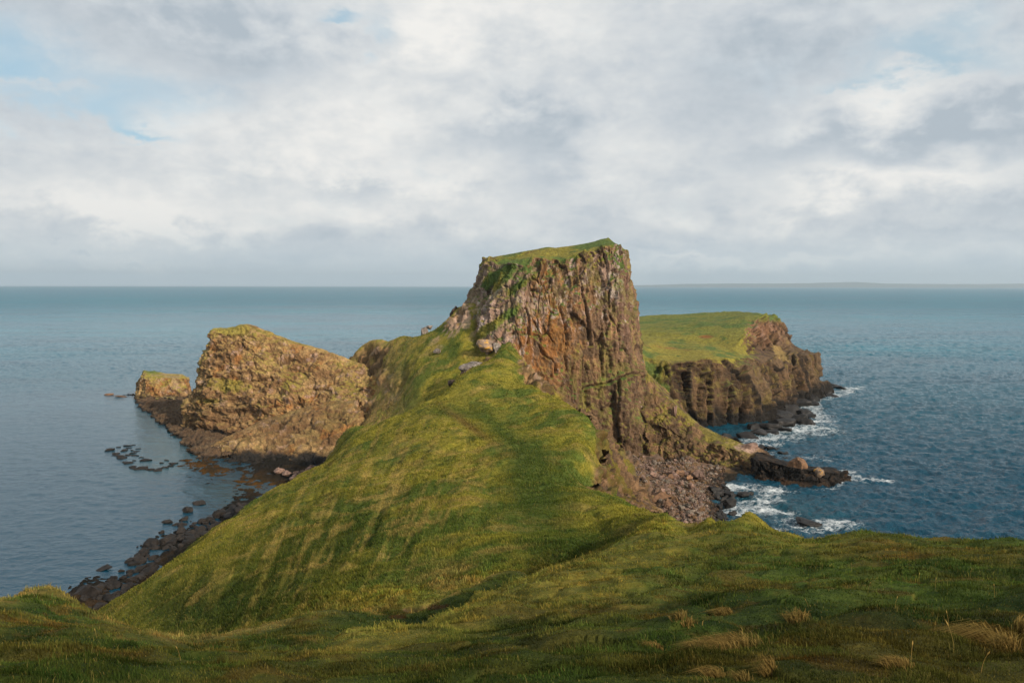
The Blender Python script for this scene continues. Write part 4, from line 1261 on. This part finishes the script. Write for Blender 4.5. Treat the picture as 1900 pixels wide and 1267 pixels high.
# skerry in the bay
sk = [(203, 833, 9, 4), (215, 840, 7, 3), (226, 848, 9, 3), (237, 857, 9, 3.4), (246, 865, 8, 3), (238, 826, 8, 1.8), (232, 834, 7, 2), (246, 840, 7, 1.6), (256, 832, 5, 1.5),
      (270, 852, 11, 4), (262, 848, 5, 2), (266, 868, 9, 3), (280, 870, 9, 3), (292, 872, 8, 3), (304, 866, 7, 3.4), (250, 854, 4, 1.4), (308, 853, 5, 2.4), (220, 829, 4, 1.5), (300, 858, 4, 1.5)]
for k in range(34):
    t_ = rnd.random()
    if k % 3 == 0: sk.append((196 + 62 * t_ + rnd.uniform(-3, 3), 829 + 43 * t_ + rnd.uniform(-2, 2), rnd.uniform(3, 9), rnd.uniform(1.5, 3)))
    elif k % 3 == 1: sk.append((262 + 62 * t_, 866 + 6 * math.sin(3 * t_) - 10 * t_ * t_ + rnd.uniform(-2, 2), rnd.uniform(3, 8), rnd.uniform(1.5, 3)))
    else: sk.append((rnd.uniform(225, 262), rnd.uniform(824, 848), rnd.uniform(2, 7), rnd.uniform(.8, 1.8)))
for k, (u, v, w, h_) in enumerate(sk):
    p = at_sea(u, v + h_ * .5)
    put_rock((p.x, p.y, .05), (m_px(w, p.y) * 1.15, m_px(w, p.y) * .8, m_px(h_, p.y) * .8), MAT_SHORE,
             'low dark rock of the skerry awash in the western bay', 'rock', 'rocks of the skerry in the western bay', 'skerry_rock', tilt=.1, rot=rnd.uniform(-.5, .5))
for u, v, w, h_, lab in ((203, 731, 9, 3, 'small brown rock standing off the left end of the islet'), (226, 735, 12, 1.6, 'thin brown reef just awash between the small rock and the islet')):
    p = at_sea(u, v + h_ * .5)
    put_rock((p.x, p.y, .1), (m_px(w, p.y), m_px(w, p.y) * .6, m_px(h_, p.y)), MAT_BROWN, lab, 'rock', None, 'sea_rock', tilt=.1, rot=0)

# dark boulders under the headland
hb = [(1425, 790, 26, 9), (1452, 782, 24, 12), (1478, 776, 20, 12), (1498, 783, 14, 9), (1440, 768, 26, 14), (1470, 760, 22, 14), (1492, 765, 16, 9), (1410, 800, 18, 7), (1385, 808, 20, 8), (1362, 816, 16, 8),
      (1500, 772, 13, 5), (1478, 745, 22, 13), (1500, 738, 18, 12), (1522, 732, 14, 9), (1535, 727, 9, 6), (1548, 717, 14, 3.5), (1560, 719, 13, 3), (1541, 733, 11, 3.5), (1508, 748, 12, 6), (1430, 800, 14, 6), (1455, 796, 16, 6), (1400, 790, 18, 10), (1345, 812, 14, 8)]
for u, v, w, h_ in hb:
    p = at_sea(u, v + h_ * .55)
    put_rock((p.x, p.y, .2), (m_px(w, p.y) * 1.15, m_px(w, p.y) * 1.0, m_px(h_, p.y) * 1.25), MAT_WET, 'wet black boulder at the waterline below the headland cliffs', 'boulder', 'black boulders below the headland', 'sea_boulder', tilt=.2)
# rocks behind and along the spur
for u, v, w, h_ in ((1412, 828, 9, 5), (1428, 829, 10, 5), (1440, 832, 6, 3), (1447, 838, 7, 2.5), (1458, 840, 8, 2), (1456, 850, 8, 4), (1449, 855, 7, 5), (1436, 846, 7, 4)):
    p = at_sea(u, v + h_ * .6)
    put_rock((p.x, p.y, .1), (m_px(w, p.y), m_px(w, p.y) * .8, m_px(h_, p.y)), MAT_WET, 'small black rock in the foam behind the spur', 'rock', 'small black rocks behind the spur', 'sea_rock', tilt=.15)
for u, v, D, w, h_, mat, lab in (
    (1484, 864, 182.5, 18, 16, MAT_BROWN, 'square orange-brown block sitting on top of the black reef'),
    (1521, 878, 179.5, 12, 11, MAT_GOLD, 'small yellow-topped rock near the outer end of the black reef'),
    (1352, 930, 0, 13, 12, MAT_WET, 'rounded dark green-black boulder at the seaward edge of the pebble cove'),
    (1380, 915, 0, 12, 6, MAT_WET, 'black double rock in the surf off the pebble cove'),
    (1394, 914, 0, 5, 4, MAT_WET, 'small black rock touching the double rock in the surf'),
    (1496, 966, 0, 23, 5, MAT_WET, 'long low black rock awash in the surf offshore'),
    (1330, 908, 0, 16, 9, MAT_WET, 'dark wedge of rock between the spur and the pebble cove'),
    (1225, 925, 0, 24, 17, MAT_BROWN, 'large reddish split slab at the top of the pebble cove'),
    (1237, 935, 0, 15, 17, MAT_BROWN, 'upright pinkish-brown block right against the split slab'),
    (1253, 882, 0, 12, 8, MAT_BROWN, 'reddish pointed rock among the rubble under the spur'),
    (1392, 830, 196, 16, 10, MAT_PINK, 'pinkish rounded boulder on the end of the spur crest'),
    (1252, 764, 206, 5, 14, MAT_PINK, 'upright pale slab leaning on the crest of the spur'),
    (905, 642, 199, 18, 15, MAT_GOLD, 'boulder capped with orange-yellow lichen on the saddle below the stack'),
    (925, 651, 198, 10, 16, MAT_LICHEN, 'narrow grey lichened boulder right beside the orange-capped one'),
    (786, 617, 227, 7, 12, MAT_LICHEN, 'dark upright boulder on the skyline of the western shoulder'),
    (797, 607, 228, 6, 4, MAT_LICHEN, 'small dark rock behind the upright boulder on the skyline'),
    (846, 584, 226.5, 9, 13, MAT_DARKB, 'dark brown pinnacle jutting from the left foot of the stack'),
    (880, 681, 187, 22, 11, MAT_LICHEN, 'long grey jagged rock on the brink of the saddle'),
    (864, 695, 184, 10, 9, MAT_DARKB, 'dark rock at the lower end of the long jagged one'),
    (840, 710, 178, 11, 8, MAT_DARKB, 'isolated dark rock on the skyline of the ridge below the saddle'),
    (812, 651, 208, 7, 5, MAT_LICHEN, 'small pale grey rock set in the turf of the western shoulder'),
    (1182, 655, 262, 5, 14, MAT_BROWN, 'reddish pinnacle between the stack and the headland'),
    (1188, 672, 214, 6, 5, MAT_LICHEN, 'white-topped stone on the notch right of the stack'),
    (980, 482, 216, 2.2, 1.8, MAT_LICHEN, 'tiny white stone on the grass cap of the stack'),
):
    if D:
        p = Vector(P(u, v, D))
    else:
        p = at_sea(u, v + h_ * .6, .5)
    D2 = p.y
    zc = p.z if D else .5 + m_px(h_, D2) * .25
    put_rock((p.x, p.y, zc), (m_px(w, D2) * 1.05, m_px(w, D2) * .95, m_px(h_, D2) * 1.05), mat, lab, 'boulder', tilt=.15, rot=rnd.uniform(-.4, .4))

# dark stones along the cove's water edge
for k in range(46):
    t = rnd.random()
    u = 1318 + 42 * math.sin(t * 3.0) * .5 + rnd.uniform(-12, 26); v = 895 + 80 * t
    p = at_sea(u, v, .3)
    put_rock((p.x, p.y, .3), rnd.uniform(.45, 1.1), MAT_WET, 'wet black stone at the surf edge of the pebble cove', group='wet black stones at the cove edge')


for k in range(30):
    u = rnd.uniform(1192, 1300); v = 866 + (u - 1192) * .12 + abs(rnd.gauss(0, 16)) * (1.6 if u < 1240 else 1)
    p = at_sea(u, v, 2.4)
    put_rock((p.x, p.y, 2.5), rnd.uniform(.6, 1.4), MAT_PINK if k % 3 else MAT_BROWN, 'angular pinkish block fallen at the head of the pebble cove', group='fallen blocks at the head of the cove')


def scatter_rubble():
    """the uncountable pebbles of the cove as one mesh"""
    base = rock_mesh('pebble_base', 77, 2, 12)
    bv = np.array([v.co[:] for v in base.vertices])
    bf = np.array([list(p.vertices) for p in base.polygons])
    n = 5600
    rs = np.random.RandomState(5)
    V, Fc, T = [], [], []
    k = 0
    while k < n:
        u, v = rs.uniform(1175, 1345), rs.uniform(862, 985)
        if u < 1190 and v > 935: continue
        p = Psea(u, v, 1.2)
        g, _, _ = hill_at(np.array([p[0]]), np.array([p[1]]))
        z = g[0][2]
        if z > 5.2 or z < .1: continue
        s = rs.choice([.14, .19, .25, .36, .55], p=[.32, .3, .22, .12, .04]) * rs.uniform(.8, 1.25)
        A = rs.uniform(0, 6.28, 3)
        R = np.array(Matrix.Rotation(A[0], 3, 'Z') @ Matrix.Rotation(A[1], 3, 'X'))
        q = (bv * np.array([1, rs.uniform(.6, 1), rs.uniform(.5, .8)])) @ R.T * s + np.array([p[0], p[1], z + s * .2])
        V.append(q); Fc.append(bf + k * len(bv))
        c = [PK * .62, PK * .42, RB * .7, C(.15, .13, .105), C(.24, .20, .165), C(.14, .085, .055)][rs.randint(6)] * rs.uniform(.7, 1.15)
        if z < .9: c = c * .35
        T.append(np.tile(c, (len(bv), 1)))
        k += 1
    bpy.data.meshes.remove(base)
    o = mesh_from('pebbles', np.concatenate(V), np.concatenate(Fc), MAT_ROCK, np.concatenate(T), smooth=False)
    tag(o, 'pinkish-grey pebbles and rubble filling the small cove', kind='stuff')


scatter_rubble()

# ------------------------------------------------------------------ grass
def blades(name, x, y, length, width, lean, tintf, seed, bend=.5, kind_label=None, base=None, col=None, mat=None, updir=None):
    """bent three-point blades rooted on the hill"""
    rs = np.random.RandomState(seed)
    n = len(x)
    if base is None:
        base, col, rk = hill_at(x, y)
    az_ = rs.uniform(0, 2 * math.pi, n)
    la = lean * rs.uniform(.2, 1.0, n)
    # prevailing lean: grass laid over downhill / downwind
    dirx = np.cos(az_) * .8 - .35; diry = np.sin(az_) * .8
    side = np.stack([-np.sin(az_ + .6), np.cos(az_ + .6), np.zeros(n)], 1)
    # widen towards the viewer's side half of the time so that clumps keep body
    L = length
    mid = base + np.stack([dirx * la * L * .35, diry * la * L * .35, L * .55], 1)
    tip = base + np.stack([dirx * la * L, diry * la * L, L * (1 - .35 * la)], 1)
    w = (width / 2)[:, None]
    a = base - side * w - [0, 0, .03]; b = base + side * w - [0, 0, .03]
    c = mid - side * w * .75; d = mid + side * w * .75
    V = np.stack([a, b, c, d, tip], 1).reshape(-1, 3)
    k = np.arange(n)[:, None] * 5
    F3 = np.concatenate([k + [0, 1, 3], k + [0, 3, 2], k + [2, 3, 4]], 0)
    t = tintf(base, col, rs)
    T = np.repeat(t[:, None, :], 5, 1) * np.array([.8, .8, 1.0, 1.0, 1.15])[None, :, None]
    return V, F3, T.reshape(-1, 3)


def straw_jitter(base, col, rs):
    n = len(base)
    g = col * rs.uniform(.75, 1.55, (n, 1))
    _, _, cv = worley(base, (.55, .55, 3.))
    nearb = (base[:, 1] < 60)
    g = g * np.where(nearb, .5 + .95 * cv, 1.0)[:, None]
    g[:, 0] *= np.where(nearb, .85 + .35 * ((cv * 7.3) % 1), 1.0)
    dry = rs.rand(n) < .05 + .12 * sstep(fbm(base, 3, 3, off=50.), .0, .6)
    g = np.where(dry[:, None], ST * rs.uniform(.12, .4, (n, 1)) + g * .75, g)
    return g * np.array([1.0, 1.03, 1.0])


rs = np.random.RandomState(11)
# foreground sward
n = 600000
U = rs.uniform(-.70, .70, n)
S = np.log(6.0) + (math.log(66) - math.log(6.0)) * rs.uniform(0, 1, n)
D = np.exp(S)
x, y = U * D, D
q3 = np.stack([x, y, y * 0], 1)
L = .52 * (1 + np.clip((D - 12) / 32, 0, 1.0)) * np.clip(rs.gamma(3, .03, n), .03, .30) * np.clip(.75 + .9 * fbm(q3, 1.1, 3, off=60.), .3, 1.9)
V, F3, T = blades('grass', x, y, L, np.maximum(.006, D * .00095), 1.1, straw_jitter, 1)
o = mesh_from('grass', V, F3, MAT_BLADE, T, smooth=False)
tag(o, 'short green and straw turf grass covering the foreground', kind='stuff')
# sward of the ridge beyond
n = 430000
U = rs.uniform(-.56, .20, n); S = rs.uniform(math.log(50), math.log(235), n); D = np.exp(S)
x, y = U * D, D
b_, c_, r_ = hill_at(x, y)
keep = (b_[:, 2] > 3.5) & (r_ < .5) & ~((b_[:, 0] > 22) & (b_[:, 1] > 118) & (b_[:, 2] < 5))
x, y, b_, c_ = x[keep], y[keep], b_[keep], c_[keep]
L = rs.uniform(.12, .34, len(x)) * np.clip(.9 + .6 * fbm(b_, 3, 3, off=60.), .5, 1.6)
V, F3, T = blades('ridge', x, y, L, y * .0009, 1.0, straw_jitter, 2, base=b_, col=c_)
o = mesh_from('ridge_grass', V, F3, MAT_BLADE, T, smooth=False)
tag(o, 'longer wind-blown grass covering the slopes of the ridge', kind='stuff')


def ground_at_px(u, v, lo=6.0, hi=70.0):
    """walk along the line of sight to the turf"""
    Ds = np.exp(np.linspace(math.log(lo), math.log(hi), 500))
    x, y, z = dir_of(u, v)
    g, _, _ = hill_at(x / y * Ds, Ds)
    below = (CAM_Z + z / y * Ds) < g[:, 2]
    k = int(np.argmax(below)) if below.any() else 250
    return g[k]


def tussock(u, v, wpx, hpx, count, label, lean_x=-.6, seed=0, colr=ST, name='grass_tussock'):
    g = ground_at_px(u, v)
    D = g[1]
    rs = np.random.RandomState(200 + seed)
    w = wpx * D / F / 2; h = hpx * D / F
    n = count
    ox = rs.normal(0, .36, n) * w; oy = rs.normal(0, .36, n) * w * .8
    b, _, _ = hill_at(g[0] + ox, g[1] + oy)
    L = .78 * h * rs.uniform(.3, 1.5, n)
    az_ = rs.uniform(0, 6.28, n)
    dx_ = lean_x * 1.3 + .6 * np.cos(az_) + .25 * ox / w; dy_ = .45 * np.sin(az_)
    side = np.stack([np.cos(az_), np.sin(az_) * .3, 0 * az_], 1)
    mid = b + np.stack([dx_ * L * .4, dy_ * L * .4, L * .6], 1)
    tip = b + np.stack([dx_ * L * 1.15, dy_ * L, L * .85 - .35 * L * np.abs(dx_)], 1)
    ww = np.maximum(.005, D * .0011) * .5
    V = np.stack([b - side * ww - [0, 0, .03], b + side * ww - [0, 0, .03], mid - side * ww, mid + side * ww, tip], 1).reshape(-1, 3)
    V -= g
    k = np.arange(n)[:, None] * 5
    F3 = np.concatenate([k + [0, 1, 3], k + [0, 3, 2], k + [2, 3, 4]], 0)
    cc = colr * rs.uniform(.2, .75, (n, 1))
    T = np.repeat(cc[:, None, :], 5, 1) * np.array([.6, .6, .95, .95, 1.15])[None, :, None]
    o = mesh_from(name, V, F3, MAT_BLADE, T.reshape(-1, 3), smooth=False)
    o.location = g
    return tag(o, label, 'grass tussock', 'dry grass tussocks in the foreground')


for i, (u, v, w, h, c, lx, lab) in enumerate((
    (1350, 1205, 130, 30, 1500, -.7, 'widest straw-coloured tussock flattened in the foreground turf'),
    (1305, 1207, 55, 26, 500, -.9, 'straw tussock joined to the left end of the widest one'),
    (1480, 1152, 48, 26, 420, -.3, 'upright pale tussock above and right of the widest one'),
    (1345, 1140, 40, 18, 260, -.9, 'small swept tussock directly above the widest one'),
    (1838, 1190, 60, 48, 700, -1.3, 'long-bladed straw tussock swept left at the right edge of the foreground'),
    (1868, 1205, 46, 34, 600, -.4, 'bushy straw tussock just below the long-bladed one'),
    (1895, 1180, 40, 44, 400, .6, 'tussock cut by the right edge of the view'),
    (1665, 1235, 70, 26, 600, -.6, 'low straw tussock near the bottom edge, right of centre'),
    (1430, 1248, 26, 34, 260, -.6, 'thin upright tussock near the bottom edge'),
    (1330, 1256, 44, 26, 380, -.8, 'straw tussock at the bottom edge, left of the thin upright one'),
    (1380, 1262, 34, 24, 300, -.5, 'small tussock touching the bottom edge under the thin upright one'),
    (1270, 1150, 60, 16, 320, -.4, 'faint brown tussock on the slope left of the small swept one'),
    (1215, 1200, 50, 14, 240, -.7, 'flat brown tussock farthest left of the foreground ones'),
    (250, 1092 + 20, 1, 1, 1, 0, ''),
)):
    if lab: tussock(u, v, w, h, c, lab, lx, i)

# tall flowering stalks, each a thin bent stem with a seed head
stalk_spots = [(1705, 1085), (1735, 1100), (1660, 1130), (1800, 1075), (1845, 1110), (1610, 1100), (1580, 1060), (1770, 1205), (1820, 1250), (1500, 1130), (350, 1180), (300, 1190), (335, 1225), (490, 1200), (560, 1150),
               (430, 1170), (1870, 1050), (1750, 1030), (1560, 1020), (920, 1100), (1150, 1080), (180, 1190), (1690, 1230), (1760, 1160)]


def stalk_mesh(seed):
    rs = np.random.RandomState(seed)
    n = 8
    t = np.linspace(0, 1, n)
    lean = rs.uniform(-.35, .35); lean2 = rs.uniform(-.2, .2)
    pts = np.stack([lean * t ** 2, lean2 * t ** 2, t], 1)
    def tube(pts, r):
        V = []; Fs = []
        for i, (p, ri) in enumerate(zip(pts, r)):
            for k in range(4):
                V.append(p + np.array([math.cos(k * math.pi / 2), math.sin(k * math.pi / 2), 0]) * ri)
            if i:
                for k in range(4):
                    a = (i - 1) * 4 + k; b = (i - 1) * 4 + (k + 1) % 4
                    Fs.append([a, b, b + 4, a + 4])
        return np.array(V), np.array(Fs)
    rad = np.full(n, .008)
    V1, F1 = tube(pts, rad)
    hp = np.stack([lean * np.linspace(.82, 1.0, 6) ** 2, lean2 * np.linspace(.82, 1.0, 6) ** 2, np.linspace(.82, 1.0, 6)], 1)
    V2, F2 = tube(hp, np.array([.010, .022, .026, .022, .014, .003]))
    return V1, F1, V2, F2


for i, (u, v) in enumerate(stalk_spots):
    g = ground_at_px(u, v)
    root = bpy.data.objects.new('grass_stalk', None)
    COL.objects.link(root)
    root.location = g - np.array([0, 0, .03])
    hh = rnd.uniform(.22, .38)
    root.scale = (hh, hh, hh)
    root.rotation_euler = (0, 0, rnd.uniform(0, 6.28))
    tag(root, 'thin pale flowering grass stalk rising above the foreground turf', 'grass stalk', 'flowering grass stalks in the foreground')
    V1, F1, V2, F2 = stalk_mesh(i)
    k = max(1.0, g[1] / 16)
    mesh_from('stem', V1, F1, MAT_BLADE, np.tile(ST * .9, (len(V1), 1)), parent=root)
    mesh_from('seed_head', V2, F2, MAT_BLADE, np.tile(ST * 1.1, (len(V2), 1)), parent=root)


# ------------------------------------------------------------------ sea
def wave_tile(n, Lx, wind, wdir, seed):
    rs = np.random.RandomState(seed)
    k1 = np.fft.fftfreq(n, Lx / n) * 2 * math.pi
    kx, ky = np.meshgrid(k1, k1)
    k = np.hypot(kx, ky); k[0, 0] = 1e-6
    Lw = wind ** 2 / 9.81
    ph = np.exp(-1 / (k * Lw) ** 2) / k ** 4 * (np.abs((kx * wdir[0] + ky * wdir[1]) / k) ** 2 * .8 + .2) * np.exp(-(k * .10) ** 2)
    ph[0, 0] = 0
    h = np.fft.ifft2(np.sqrt(ph) * (rs.normal(size=(n, n)) + 1j * rs.normal(size=(n, n)))).real
    return h / h.std()


T1 = wave_tile(512, 90.0, 3.1, (-.35, -.94), 1)
T2 = wave_tile(256, 31.0, 1.9, (-.75, -.66), 2)
T3 = wave_tile(256, 141.0, 6.0, (-.1, -.99), 3)


def tile(T, Lx, x, y):
    n = T.shape[0]
    a = (x / Lx * n) % n; b = (y / Lx * n) % n
    i, j = a.astype(int) % n, b.astype(int) % n
    fa, fb = a - np.floor(a), b - np.floor(b)
    i2, j2 = (i + 1) % n, (j + 1) % n
    return T[j, i] * (1 - fa) * (1 - fb) + T[j, i2] * fa * (1 - fb) + T[j2, i] * (1 - fa) * fb + T[j2, i2] * fa * fb


def seapath(pts, x, y):
    """distance from (x,y) to a poly-line of world points"""
    d = np.full(x.shape, 1e9)
    for (a, b) in zip(pts[:-1], pts[1:]):
        ab = b - a
        t = np.clip(((x - a[0]) * ab[0] + (y - a[1]) * ab[1]) / (ab @ ab), 0, 1)
        d = np.minimum(d, np.hypot(x - a[0] - t * ab[0], y - a[1] - t * ab[1]))
    return d


def build_sea():
    th1 = np.linspace(-math.radians(40), math.radians(40), 1100)
    th2 = np.linspace(math.radians(40), math.radians(320), 90)[1:-1]
    th = np.r_[th1, th2]
    tv = np.r_[np.linspace(.62, .42, 120), np.linspace(.42, .08, 560)[1:], np.linspace(.08, .0016, 260)[1:]]
    R = CAM_Z / tv
    R = np.r_[2.0, 30.0, R]
    TH, RR = np.meshgrid(th, R)
    x = (RR * np.sin(TH)).ravel(); y = (RR * np.cos(TH)).ravel(); r = RR.ravel()
    warp_ = np.stack([x, y, 0 * x], 1)
    big = fbm(warp_, 260, 3, off=4.)
    east = sstep(x / np.maximum(y, 1) + .0 + .05 * big, -.20, .08)
    calm = np.clip(east + sstep(r, 260, 520) * .55, .16, 1.0)
    # sheltered bay
    amp = calm * (1 - .5 * sstep(r, 350, 1500))
    fade = 1 - sstep(r, 900, 2600)
    h = amp * fade * (.20 * tile(T1, 90, x, y) + .07 * tile(T2, 31, x, y) + .12 * tile(T3, 141, x * .97 + y * .2, y * .97 - x * .2))
    # foam
    def line(*px): return [Psea(u, v)[:2] for u, v in px]
    foam = np.zeros_like(x)
    for pts, wd, k in (
        (line((1395, 815), (1440, 800), (1490, 790), (1515, 770), (1500, 745), (1530, 738), (1580, 722)), 6.0, 1.15),
        (line((1400, 822), (1450, 812), (1530, 795)), 9.0, .95),
        (line((1500, 745), (1530, 770), (1540, 800)), 7.0, .8),
        (line((1530, 735), (1580, 722), (1600, 718)), 4.0, .9),
        (line((1400, 830), (1440, 845), (1480, 850), (1530, 850)), 6.0, .7),
        (line((1570, 878), (1590, 888), (1640, 892)), 3.6, 1.25),
        (line((1400, 903), (1470, 912), (1545, 908), (1570, 890)), 2.2, .8),
        (line((1345, 905), (1390, 905), (1430, 905), (1420, 925)), 4.5, 1.2),
        (line((1340, 955), (1400, 940), (1450, 955), (1490, 975), (1560, 968)), 5.5, 1.0),
        (line((1345, 925), (1385, 935), (1440, 930)), 4.0, 1.0),
        (line((1370, 985), (1430, 980), (1500, 985)), 4.0, .8),
    ):
        d = seapath(pts, x, y)
        foam = np.maximum(foam, k * np.exp(-(d / wd) ** 2))
    foam2 = np.zeros_like(x)
    for pts, wd, k in ((line((215, 845), (260, 840), (330, 835)), 7, .35), (line((300, 815), (330, 835)), 4, .3), (line((250, 760), (300, 792)), 3, .3)):
        foam2 = np.maximum(foam2, k * np.exp(-(seapath(pts, x, y) / wd) ** 2))
    shallow = np.zeros_like(x)
    for pts, wd, k in ((line((300, 815), (320, 840), (300, 870)), 9, .9), (line((250, 765), (305, 805)), 7, .6), (line((1390, 930), (1450, 945)), 14, .5), (line((1420, 805), (1500, 800)), 12, .5), (line((400, 905), (450, 930)), 7, .5)):
        shallow = np.maximum(shallow, k * np.exp(-(seapath(pts, x, y) / wd) ** 2))
    h += .12 * foam * fbm(warp_, 3, 3, off=9.)
    p = np.stack([x, y, h], 1)
    o = mesh_from('sea', p, grid_faces(len(R), len(th), closed=True)[:, ::-1], MAT_SEA, np.stack([np.clip(foam + foam2, 0, 1), shallow, calm], 1))
    tag(o, 'blue-green sea, ruffled in the east and calm in the western bay', kind='structure')


def make_sea_material():
    m, t, b = principled('sea_water', 0.10, 0.5)
    b.inputs['IOR'].default_value = 1.333
    b.inputs['Specular Tint'].default_value = (.40, .74, .98, 1)
    at = t.add('ShaderNodeAttribute', attribute_name='tint')
    sp = t.add('ShaderNodeSeparateColor')
    t.l.new(at.outputs[0], sp.inputs[0])
    foam, shallow, calm = sp.outputs
    g = t.add('ShaderNodeNewGeometry')
    pos = g.outputs['Position']
    cd = t.add('ShaderNodeVectorMath', operation='LENGTH')
    t.l.new(pos, cd.inputs[0])
    dist = cd.outputs['Value']
    bigst = t.noise(t.vmul(pos, (.0012, .0050, 0)), 1.0, 5, .6)
    midst = t.noise(t.vmul(pos, (.010, .030, 0)), 1.0, 5, .6)
    deep = t.mix(t.ramp(bigst, .35, .65), (.004, .105, .165), (.012, .165, .225))
    deep = t.mix(t.math('MULTIPLY', t.ramp(midst, .4, .7), .5), deep, (.003, .034, .062))
    nearm = t.ramp(dist, 130, 750, 1.0, 0.0)
    deep = t.mix(nearm, deep, (.003, .040, .070))
    deep = t.mix(shallow, deep, (.012, .060, .075))
    # foam lace
    v1 = t.add('ShaderNodeTexVoronoi', feature='DISTANCE_TO_EDGE')
    v1.inputs['Scale'].default_value = 1.0
    nd = t.add('ShaderNodeTexNoise'); nd.inputs['Scale'].default_value = .35; nd.inputs['Detail'].default_value = 4
    t.l.new(pos, nd.inputs['Vector'])
    wv = t.add('ShaderNodeMix', data_type='VECTOR'); wv.inputs[0].default_value = .75
    t.l.new(t.vmul(pos, (.35, .55, .35)), wv.inputs[4])
    sc = t.vmul(nd.outputs['Color'], (6., 6., 6.))
    ad = t.add('ShaderNodeVectorMath', operation='ADD')
    t.l.new(t.vmul(pos, (.30, .50, .3)), ad.inputs[0]); t.l.new(sc, ad.inputs[1])
    t.l.new(ad.outputs[0], v1.inputs['Vector'])
    lace = t.ramp(v1.outputs['Distance'], .0, .22, 1.0, 0.0)
    fn = t.noise(t.vmul(pos, (.5, .8, .5)), 1.0, 7, .68, .6)
    fm = t.math('ADD', t.math('MULTIPLY', foam, 1.15), t.math('ADD', t.math('MULTIPLY', t.math('SUBTRACT', fn, .5), 1.5), t.math('MULTIPLY', lace, .25)))
    fn2 = t.noise(t.vmul(pos, (.12, .2, .2)), 1.0, 4, .6)
    fm = t.math('ADD', fm, t.math('MULTIPLY', t.math('SUBTRACT', fn2, .55), 1.6))
    fmask = t.ramp(fm, .80, 1.45)
    fmask = t.math('MULTIPLY', fmask, t.ramp(foam, .04, .3))
    # sparse whitecaps far out
    wc = t.noise(t.vmul(pos, (.018, .07, 0)), 1.0, 6, .72)
    wcm = t.math('MULTIPLY', t.ramp(wc, .735, .78), t.math('MULTIPLY', t.ramp(calm, .5, .9), t.ramp(dist, 300, 900)))
    fmask = t.math('MAXIMUM', fmask, t.math('MULTIPLY', wcm, .55))
    col = t.mix(t.math('MULTIPLY', fmask, .85), deep, (.62, .66, .67))
    t.l.new(col, b.inputs['Base Color'])
    ro = t.math('ADD', t.ramp(dist, 150, 2500, .12, .38), t.math('MULTIPLY', fmask, .5))
    ro = t.math('ADD', ro, t.math('MULTIPLY', t.math('SUBTRACT', bigst, .5), .15))
    t.l.new(ro, b.inputs['Roughness'])
    # ripples
    w1 = t.noise(t.vmul(pos, (.45, .75, .5)), 1.0, 5, .62, .4)
    w2 = t.noise(t.vmul(pos, (1.6, 2.6, 1.6)), 1.0, 4, .6)
    w3 = t.noise(t.vmul(pos, (.06, .16, .06)), 1.0, 4, .6, .5)
    hgt = t.math('ADD', t.math('ADD', t.math('MULTIPLY', w1, .8), t.math('MULTIPLY', w2, .28)), t.math('MULTIPLY', w3, t.ramp(dist, 300, 1500, 0., 5.0)))
    bp = t.add('ShaderNodeBump')
    bp.inputs['Distance'].default_value = 1.0
    t.l.new(t.math('MULTIPLY', t.math('ADD', t.math('MULTIPLY', calm, .8), .12), t.ramp(dist, 100, 6000, 1.0, .6)), bp.inputs['Strength'])
    t.l.new(hgt, bp.inputs['Height'])
    t.l.new(bp.outputs[0], b.inputs['Normal'])
    return m


MAT_SEA = make_sea_material()
build_sea()


# ------------------------------------------------------------------ far coast and haze
def far_coast():
    m, t, b = principled('far_moorland', .95, .1)
    g = t.add('ShaderNodeNewGeometry')
    n_ = t.noise(g.outputs['Position'], .0012, 5, .6)
    t.l.new(t.mix(n_, (.07, .10, .09), (.12, .14, .12)), b.inputs['Base Color'])
    n = 260
    u = np.linspace(1150, 2300, n)
    prof = np.interp(u, [1150, 1230, 1300, 1400, 1500, 1560, 1600, 1650, 1700, 1800, 1900, 2100, 2300], [0, 1, 3, 4, 4.5, 5, 6, 7.5, 5, 4, 4, 6, 0])
    rows = []
    D0 = 24000.
    for k, (dd, hh) in enumerate(((0, -.02), (400, .35), (1200, .75), (2200, 1.0), (3800, .6), (5200, -.02))):
        X = np.array([dir_of(a, 529)[0] / dir_of(a, 529)[1] for a in u]) * D0
        z = prof * hh / F * (D0 + dd)
        z = z * (1 + .12 * fbm(np.stack([X, X * 0 + dd, X * 0], 1), 900, 4, off=2.)) + 45 * (hh > .5)
        rows.append(np.stack([X, np.full(n, D0 + dd), np.where(prof > .01, z, -5)], 1))
    G = np.array(rows)
    o = mesh_from('far_hills', G.reshape(-1, 3), grid_faces(len(rows), n), m)
    tag(o, 'faint low blue coastline on the horizon at the right', kind='structure')


far_coast()


def haze_box():
    s = 31500.
    bm = bmesh.new()
    bmesh.ops.create_cube(bm, size=1.0)
    for v in bm.verts:
        v.co = Vector((v.co.x * 2 * s, v.co.y * 2 * s, -9.0 if v.co.z < 0 else 420.0))
    me = bpy.data.meshes.new('haze'); bm.to_mesh(me); bm.free()
    m = bpy.data.materials.new('sea_air'); m.use_nodes = True
    t = NT(m.node_tree); t.n.clear()
    o_ = t.add('ShaderNodeOutputMaterial'); v = t.add('ShaderNodeVolumePrincipled')
    v.inputs['Color'].default_value = (.72, .88, 1.0, 1)
    v.inputs['Density'].default_value = 4.8e-5
    v.inputs['Anisotropy'].default_value = .2
    t.l.new(v.outputs[0], o_.inputs['Volume'])
    me.materials.append(m)
    o = bpy.data.objects.new('haze', me); COL.objects.link(o)
    tag(o, 'thin pale sea haze', kind='stuff')


haze_box()
